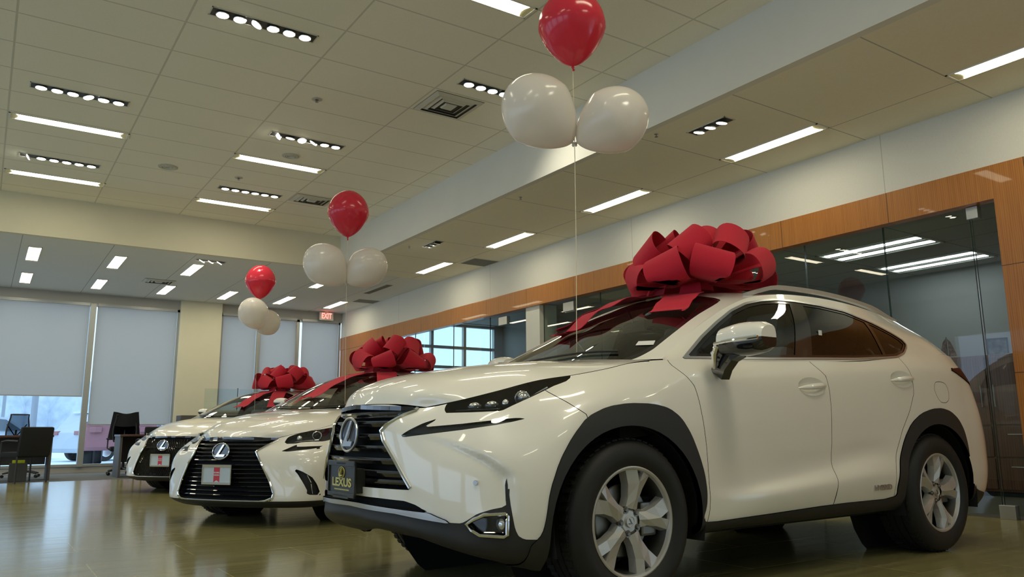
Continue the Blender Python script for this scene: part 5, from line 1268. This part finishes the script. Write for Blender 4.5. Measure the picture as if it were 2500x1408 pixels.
def loop_mb(az, el, L, H, W, twist=0., lean=0.):
    """one bow loop leaving the centre at azimuth az, elevation el"""
    ca, sa = math.cos(az), math.sin(az); rad = Vector((ca*math.cos(el), sa*math.cos(el), math.sin(el))); tan = Vector((-sa, ca, 0)); up = rad.cross(tan)*-1
    if up.z < 0 and el < 1.2: up = -up
    q = Matrix.Rotation(twist, 3, rad); tan = q @ tan; up = q @ up
    pts = []; ws = []; N = 26
    for i in range(N+1):
        t = i/N; a = 2*PI*t
        r = L*(math.sin(PI*t)**.80); h_ = -H*math.sin(a)*(math.sin(PI*t)**.55)*(.95+.0*t)
        pts.append(rad*r+up*(h_+lean*r)); ws.append(W*(.22+.78*(r/L)**1.3))
    return ribbon_strip(pts, ws, lambda i, t: tan)
def bow(k, cx, cy, z, label, seed, tails):
    rnd = random.Random(seed); o = c2w(k, (cx, cy, z)); t = thing('ribbon_bow', label, 'bow', o, CAR_POSE[k][2], 'big red bows on the car roofs')
    off = rnd.random()*.6
    for n, el, L, H, W, dz, tw in ((8, .12, .47, .12, .25, .05, .5), (7, .50, .41, .12, .22, .08, .85), (4, .93, .32, .095, .19, .09, .9)):
        for i in range(n):
            az = 2*PI*i/n+off+rnd.uniform(-.12, .12)+el*.9
            m = loop_mb(az, el+rnd.uniform(-.06, .06), L*rnd.uniform(.94, 1.05), H*rnd.uniform(.9, 1.12), W, rnd.uniform(-.2, .2)+(tw if (i+n) % 3 else -tw))
            m.v = [(a, b, max(c+dz, .012)) for a, b, c in m.v]
            m.build('loop', 'ribbon', t, smooth=True, angle=60)
    MB().lathe([(0, 0), (.09, 0), (.07, .10), (0, .22)], 16).build('core', 'ribbon', t, smooth=True)
    capc = Caster(patches(SUV if k == 1 else SED, .06)['cap'])
    def surf_z(x, y):
        zz = capc.z(x, y); return (zz if zz is not None else .9)
    for (x0, y0), (x1, y1), w, lift in tails:
        pts = []; n = 26
        L_ = math.hypot(x1-x0, y1-y0)
        for i in range(n+1):
            s = i/n; x = x0+(x1-x0)*s; y = y0+(y1-y0)*s
            zz = surf_z(x, y)+.012+lift*math.sin(PI*s)**2*.5+lift*.35*math.sin(3.3*PI*s+.6)**2*s
            if i == 0: zz += .06
            pts.append(Vector((x-cx, y-cy, zz-z)))
        d = Vector((x1-x0, y1-y0, 0)).normalized(); ax = Vector((-d.y, d.x, 0))
        mb = ribbon_strip(pts, [w*(.55+.45*min(1, 5*i/n)) for i in range(n+1)], lambda i, t_: ax, rows=9)
        # swallow-tail end
        m_ = 18; k0 = n*m_
        for j in range(m_):
            jj = j if j < 9 else 17-j; f = 1-abs(jj/8-.5)*2; v = Vector(mb.v[k0+j]); v -= d*(.09*f); zc_ = surf_z(v.x+cx, v.y+cy)+.014-z; mb.v[k0+j] = (v.x, v.y, max(v.z, zc_))
        mb.build('tail', 'ribbon', t, smooth=True, angle=60)
    return t
bow(1, -1.27, .215, 1.622, 'big red ribbon bow on the roof of the nearest white car', 3, [((-1.1, .30), (-.70, .47), .22, .03), ((-1.05, .10), (-.33, -.06), .20, .10), ((-1.05, .0), (-.55, -.36), .2, .05)])
bow(2, -1.50, .15, 1.440, 'big red ribbon bow on the roof of the middle car', 8, [((-1.30, .20), (-.86, .50), .21, .03), ((-1.22, .05), (-.33, -.12), .20, .04)])
bow(3, -1.50, .16, 1.440, 'big red ribbon bow on the roof of the farthest car', 15, [((-1.30, .24), (-.62, .58), .20, .03), ((-1.2, .15), (-.40, .13), .18, .04)])

# ------------------------------------------------------------------ desks and chairs at the far windows
def desk(x, y, w, d, rz, label):
    t = thing('desk', label, 'desk', (x, y, 0), rz, 'desks by the far windows')
    MB().rbox((-w/2, -d/2, .72), (w/2, d/2, .755), .004).build('desk_top', 'desk_top', t)
    for s in (-1, 1): MB().rbox((s*(w/2-.03)-.02, -d/2+.03, 0), (s*(w/2-.03)+.02, d/2-.03, .72), .003).build('side_panel', 'desk_side', t)
    MB().box((-w/2+.06, d/2-.12, .25), (w/2-.06, d/2-.10, .72)).build('modesty_panel', 'desk_side', t)
    return t
def task_chair(x, y, rz, label, jacket=False):
    t = thing('office_chair', label, 'chair', (x, y, 0), rz, 'swivel chairs behind the desks')
    for k in range(5):
        a = 2*PI*k/5+.3; e = (.30*math.cos(a), .30*math.sin(a))
        l = MB().tube([(0, 0, .12), (e[0]*.5, e[1]*.5, .11), (e[0], e[1], .075)], [.026, .020, .014], 8).build('base_leg', 'chair_plastic', t, smooth=True)
        MB().lathe([(0, -.022), (.026, -.022), (.028, -.012), (.028, .012), (.026, .022), (0, .022)], 16, 'y', (0, 0, 0)).xf(Matrix.Translation((e[0], e[1], .029)) @ Matrix.Rotation(a, 4, 'Z')).build('caster', 'rubber', l, smooth=True)
    MB().tube([(0, 0, .09), (0, 0, .44)], [.03, .022]).build('gas_lift', 'chair_plastic', t, smooth=True)
    MB().rbox((-.25, -.25, .44), (.25, .25, .53), .035).build('seat', 'chair_fabric', t, smooth=True)
    prof = []
    bk = MB(); W_ = .205; zs = np.linspace(.62, 1.13, 9); G = [[(-.25-.05*math.cos(2.6*(z-.62))+.035*(2*u-1)**2, (2*u-1)*W_*(.80+.20*math.sin(PI*min(1, (z-.55)/.5))), z) for u in np.linspace(0, 1, 7)] for z in zs]
    bk.grid(G); b = bk.build('backrest', 'mesh_back', t, smooth=True)
    G = np.array(G); rim = [tuple(p) for p in G[0]]+[tuple(p) for p in G[1:, -1]]+[tuple(p) for p in G[-1, ::-1][1:]]+[tuple(p) for p in G[::-1, 0][1:-1]]
    MB().tube(rim, .013, 8, closed=True).build('back_frame', 'chair_plastic', t, smooth=True)
    MB().tube([(-.12, 0, .46), (-.27, 0, .50), (-.31, 0, .66), (-.31, 0, .85)], .018).tube([(-.31, 0, .72), (-.30, .18, .95)], .010).tube([(-.31, 0, .72), (-.30, -.18, .95)], .010).build('back_support', 'chair_plastic', t, smooth=True)
    for s in (-1, 1):
        MB().tube([(0, s*.24, .47), (0, s*.29, .50), (-.02, s*.29, .66)], .013).rbox((-.13, s*.29-.03, .66), (.11, s*.29+.03, .69), .01).build('armrest', 'chair_plastic', t, smooth=True)
    return t
def guest_chair(x, y, rz, label):
    t = thing('guest_chair', label, 'chair', (x, y, 0), rz, 'upholstered visitor chairs')
    MB().rbox((-.24, -.26, .40), (.27, .26, .49), .03).build('seat', 'chair_fabric', t, smooth=True)
    m = Matrix.Translation((-.23, 0, .42)) @ Matrix.Rotation(R(-8), 4, 'Y'); MB().rbox((-.035, -.26, 0), (.035, .26, .47), .03, m).build('backrest', 'chair_fabric', t, smooth=True)
    for sx in (-.23, .23):
        for sy in (-.25, .25): MB().tube([(sx, sy, 0), (sx, sy, .66 if sx > 0 else .42)], .014).build('leg', 'chair_plastic', t, smooth=True)
    for s in (-1, 1): MB().tube([(.23, s*.25, .65), (.05, s*.27, .67), (-.24, s*.26, .66)], .016).build('armrest', 'chair_plastic', t, smooth=True)
    return t
desk(.33, 16.0, 1.50, .75, 0, 'desk at the left edge in front of the half open window')
desk(2.75, 16.0, 1.30, .75, 0, 'dark topped desk partly behind the farthest car')
task_chair(.72, 16.98, R(-62), 'mesh backed swivel chair behind the left desk, against the snowy window')
guest_chair(.66, 15.20, R(118), 'dark padded visitor chair drawn up at the left desk')
task_chair(2.35, 16.85, R(-95), 'swivel chair behind the second desk by the long roller shade')
guest_chair(2.62, 15.30, R(96), 'dark padded visitor chair at the second desk behind the farthest car')
o = MB().rbox((-.09, -.02, 0), (.09, .02, .05), .006).build('yellow_box', 'yellow'); o.location = (.60, 15.56, .30); tag(o, 'bright yellow strip beside the visitor chair at the left desk', 'box')
o = MB().rbox((-.13, -.04, 0), (.13, .04, .30), .01).build('storage_box', 'desk_side'); o.location = (.60, 15.56, 0); tag(o, 'low dark box carrying the yellow strip by the left desk', 'box')
t = thing('jacket', 'dark jacket draped over the swivel chair back by the second desk', 'jacket', (2.35, 16.85, 0), R(-95))
m = MB(); G = []
for a in np.linspace(0, 1, 9):
    z = 1.17-.52*a; G.append([(-.335-.02*math.sin(6*u+3*a)-.015*a, (2*u-1)*(.22+.07*a), z+.02*math.cos(2*PI*u)*(1-a)) for u in np.linspace(0, 1, 9)])
G2 = [[(x_+.13-.05*i/8, y_, z_) for x_, y_, z_ in row] for i, row in enumerate(G)][:5]
m.grid(G); m.grid(G2); m.grid([G[0], G2[0]]); m.build('cloth', 'chair_fabric', t, smooth=True)
# reception counter left of the farthest car
t = thing('counter', 'grey reception counter rising behind the farthest car hood', 'counter', (4.25, 15.6, 0)); 
MB().rbox((-.72, -.35, 0), (1.5, .35, 1.14), .01).build('body', 'counter', t); MB().rbox((-.74, -.38, 1.14), (1.52, .38, 1.18), .005).build('counter_top', 'counter', t)
t = thing('glass_screen', 'clear glass screen standing on the grey counter', 'glass screen', (4.1, 15.6, 1.18))
for a in (-.62, .02, .66): MB().box((a, -.005, 0), (a+.60, .005, .42)).build('glass_pane', 'pane', t)
for a in (-.01, .63): MB().box((a-.006, -.008, 0), (a+.004, .008, .44)).build('pane_joint', 'fixture_dark', t)
o = MB().rbox((-.22, -.18, 0), (.22, .18, 1.10), .02).build('armchair_back', 'cladding'); o.location = (2.98, 15.25, 0); bpy.data.objects.remove(o)
o = MB().rbox((-.27, -.20, 0), (.27, .20, 1.085), .006).build('side_cabinet', 'desk_side'); o.location = (3.24, 15.22, 0); tag(o, 'low dark cabinet end beside the grey counter', 'cabinet')

# ------------------------------------------------------------------ the lot outside
slab('floor', (-60, YW+.3, -.35), (80, 140, -.18), 'snow')
bpy.data.objects['floor'].get('kind')
def far_car(x, y, rz, kind, paint, label, sc=1.0):
    t = thing('parked_car', label, 'car', (x, y, -.18), rz, 'cars parked in the snow')
    if kind == 'suv': prof = [(2.2, .30), (2.28, .62), (2.1, .92), (1.25, 1.06), (.55, 1.58), (-.5, 1.70), (-1.7, 1.66), (-2.1, 1.15), (-2.3, 1.0), (-2.32, .45), (-2.2, .30)]; wh = (1.42, -1.38); wr = .36; gl = [[(1.05, 1.10), (.52, 1.50), (-.30, 1.60), (-.30, 1.10)], [(-.38, 1.10), (-.38, 1.60), (-1.45, 1.57), (-1.85, 1.15)]]
    else: prof = [(2.7, .50), (2.78, .85), (2.6, 1.15), (1.5, 1.25), (.85, 1.85), (-.7, 1.88), (-.95, 1.28), (-2.75, 1.28), (-2.8, .60), (-2.6, .50)]; wh = (1.75, -1.75); wr = .42; gl = [[(1.25, 1.28), (.82, 1.75), (.15, 1.78), (.15, 1.28)], [(.07, 1.28), (.07, 1.78), (-.62, 1.78), (-.78, 1.28)]]
    b = MB(); n = len(prof); hwid = .93
    rows = []
    for s, yy, sh in ((-1, -hwid, .0), (-1, -hwid*.94, .06), (1, hwid*.94, .06), (1, hwid, 0)):
        rows.append([(x_*(1-.01 if sh else .985), yy*(1-.16*max(0, z_-1.05)/.7), z_) for x_, z_ in prof])
    V = [p for r0 in rows for p in r0]; F = [(i*n+k, i*n+(k+1) % n, (i+1)*n+(k+1) % n, (i+1)*n+k) for i in range(3) for k in range(n)]+[tuple(range(n))[::-1], tuple(3*n+k for k in range(n))]
    b.add(V, F).build('body', paint, t, smooth=True, angle=25)
    for s in (-1, 1):
        for g in gl: 
            MB().add([(x_, s*(hwid*(1-.16*max(0, z_-1.05)/.7)+.006), z_) for x_, z_ in g]+[(x_, s*(hwid*(1-.16*max(0, z_-1.05)/.7)-.02), z_) for x_, z_ in g], [(0, 1, 2, 3), (7, 6, 5, 4), (0, 4, 5, 1), (1, 5, 6, 2), (2, 6, 7, 3), (3, 7, 4, 0)]).build('window', 'far_glass', t)
        for w in wh:
            wl = MB().lathe([(.0, -.01), (wr*.55, -.01), (wr*.62, .01), (wr*.95, .01), (wr, -.03), (wr, -.21), (wr*.9, -.24), (0, -.24)], 28, 'y').xf(Matrix.Translation((w, s*(hwid+.005), wr)) @ Matrix.Rotation(0 if s > 0 else PI, 4, 'Z')).build('wheel', 'rubber', t, smooth=True)
            MB().lathe([(.0, .0), (wr*.5, -.002), (wr*.58, .008)], 20, 'y').xf(Matrix.Translation((w, s*(hwid+.012), wr)) @ Matrix.Rotation(0 if s > 0 else PI, 4, 'Z')).build('hub', 'silver', wl, smooth=True)
            MB().lathe([(wr+.03, .0), (wr+.09, .0), (wr+.08, .02), (wr+.03, .02)], 20, 'y', (0, 0, 0), arc=(-.1, PI+.1)).xf(Matrix.Translation((w, s*(hwid-.012 if s > 0 else hwid-.012), wr))).build('wheel_arch', 'cladding' if kind != 'suv' else paint, t)
        zl = .98 if kind == 'suv' else 1.05
        MB().rbox((-2.33 if kind == 'suv' else -2.82, s*.62-.14, zl-.06), (-2.16 if kind == 'suv' else -2.74, s*.62+.16*(1), zl+.08), .02).build('tail_lamp', 'red_car', t)
    MB().rbox((-1.75, -.6, 1.68) if kind == 'suv' else (-.6, -.6, 1.86), (-.1, .6, 1.74) if kind == 'suv' else (.6, .6, 1.92), .03).build('snow_cover', 'snow', t, smooth=True)
    return t
far_car(4.6, 33.0, R(28), 'suv', 'snow_car', 'snow covered white crossover seen under the half open shade')
far_car(.2, 36.0, R(8), 'suv', 'snow_car', 'snowed-in white vehicle at the left behind the swivel chair')
far_car(3.75, 26.9, R(80), 'pickup', 'red_car', 'dull red pickup truck with snowy tyres outside the second wide window')
far_car(6.9, 27.5, R(82), 'pickup', 'red_car', 'second dull red truck beyond the swivel chair with the jacket')
for x, y, r, lab in ((.98*1.62, 33.0, .11, 'thick grey light pole in the snowy lot'), (.80, 40, .07, 'thin grey light pole farther off in the snowy lot')):
    o = MB().lathe([(r*1.6, 0), (r*1.6, .3), (r, .35), (r*.8, 9), (0, 9)], 16).build('light_pole', 'pole', smooth=True); o.location = (x, y, -.18); tag(o, lab, 'pole', 'light poles')
m = MB(); rnd = random.Random(4)
for i in range(60):
    x = -30+i*1.5; m.sphere((x, 62+rnd.random()*4, 1.2+rnd.random()), 1.6+rnd.random()*1.2, 10, 7, (1, 1, 1.0+rnd.random()*.6))
o = m.build('snowy_hedge', 'hedge', smooth=True); tag(o, 'snow dusted trees along the far side of the lot', 'hedge', kind='stuff')
build_suv(1)
build_sedan(2, 'white sedan in the middle with a slatted dark grille and silver ribboned plate')
build_sedan(3, 'white sedan farthest from the camera with a meshed grille, half hidden by the middle one', True)
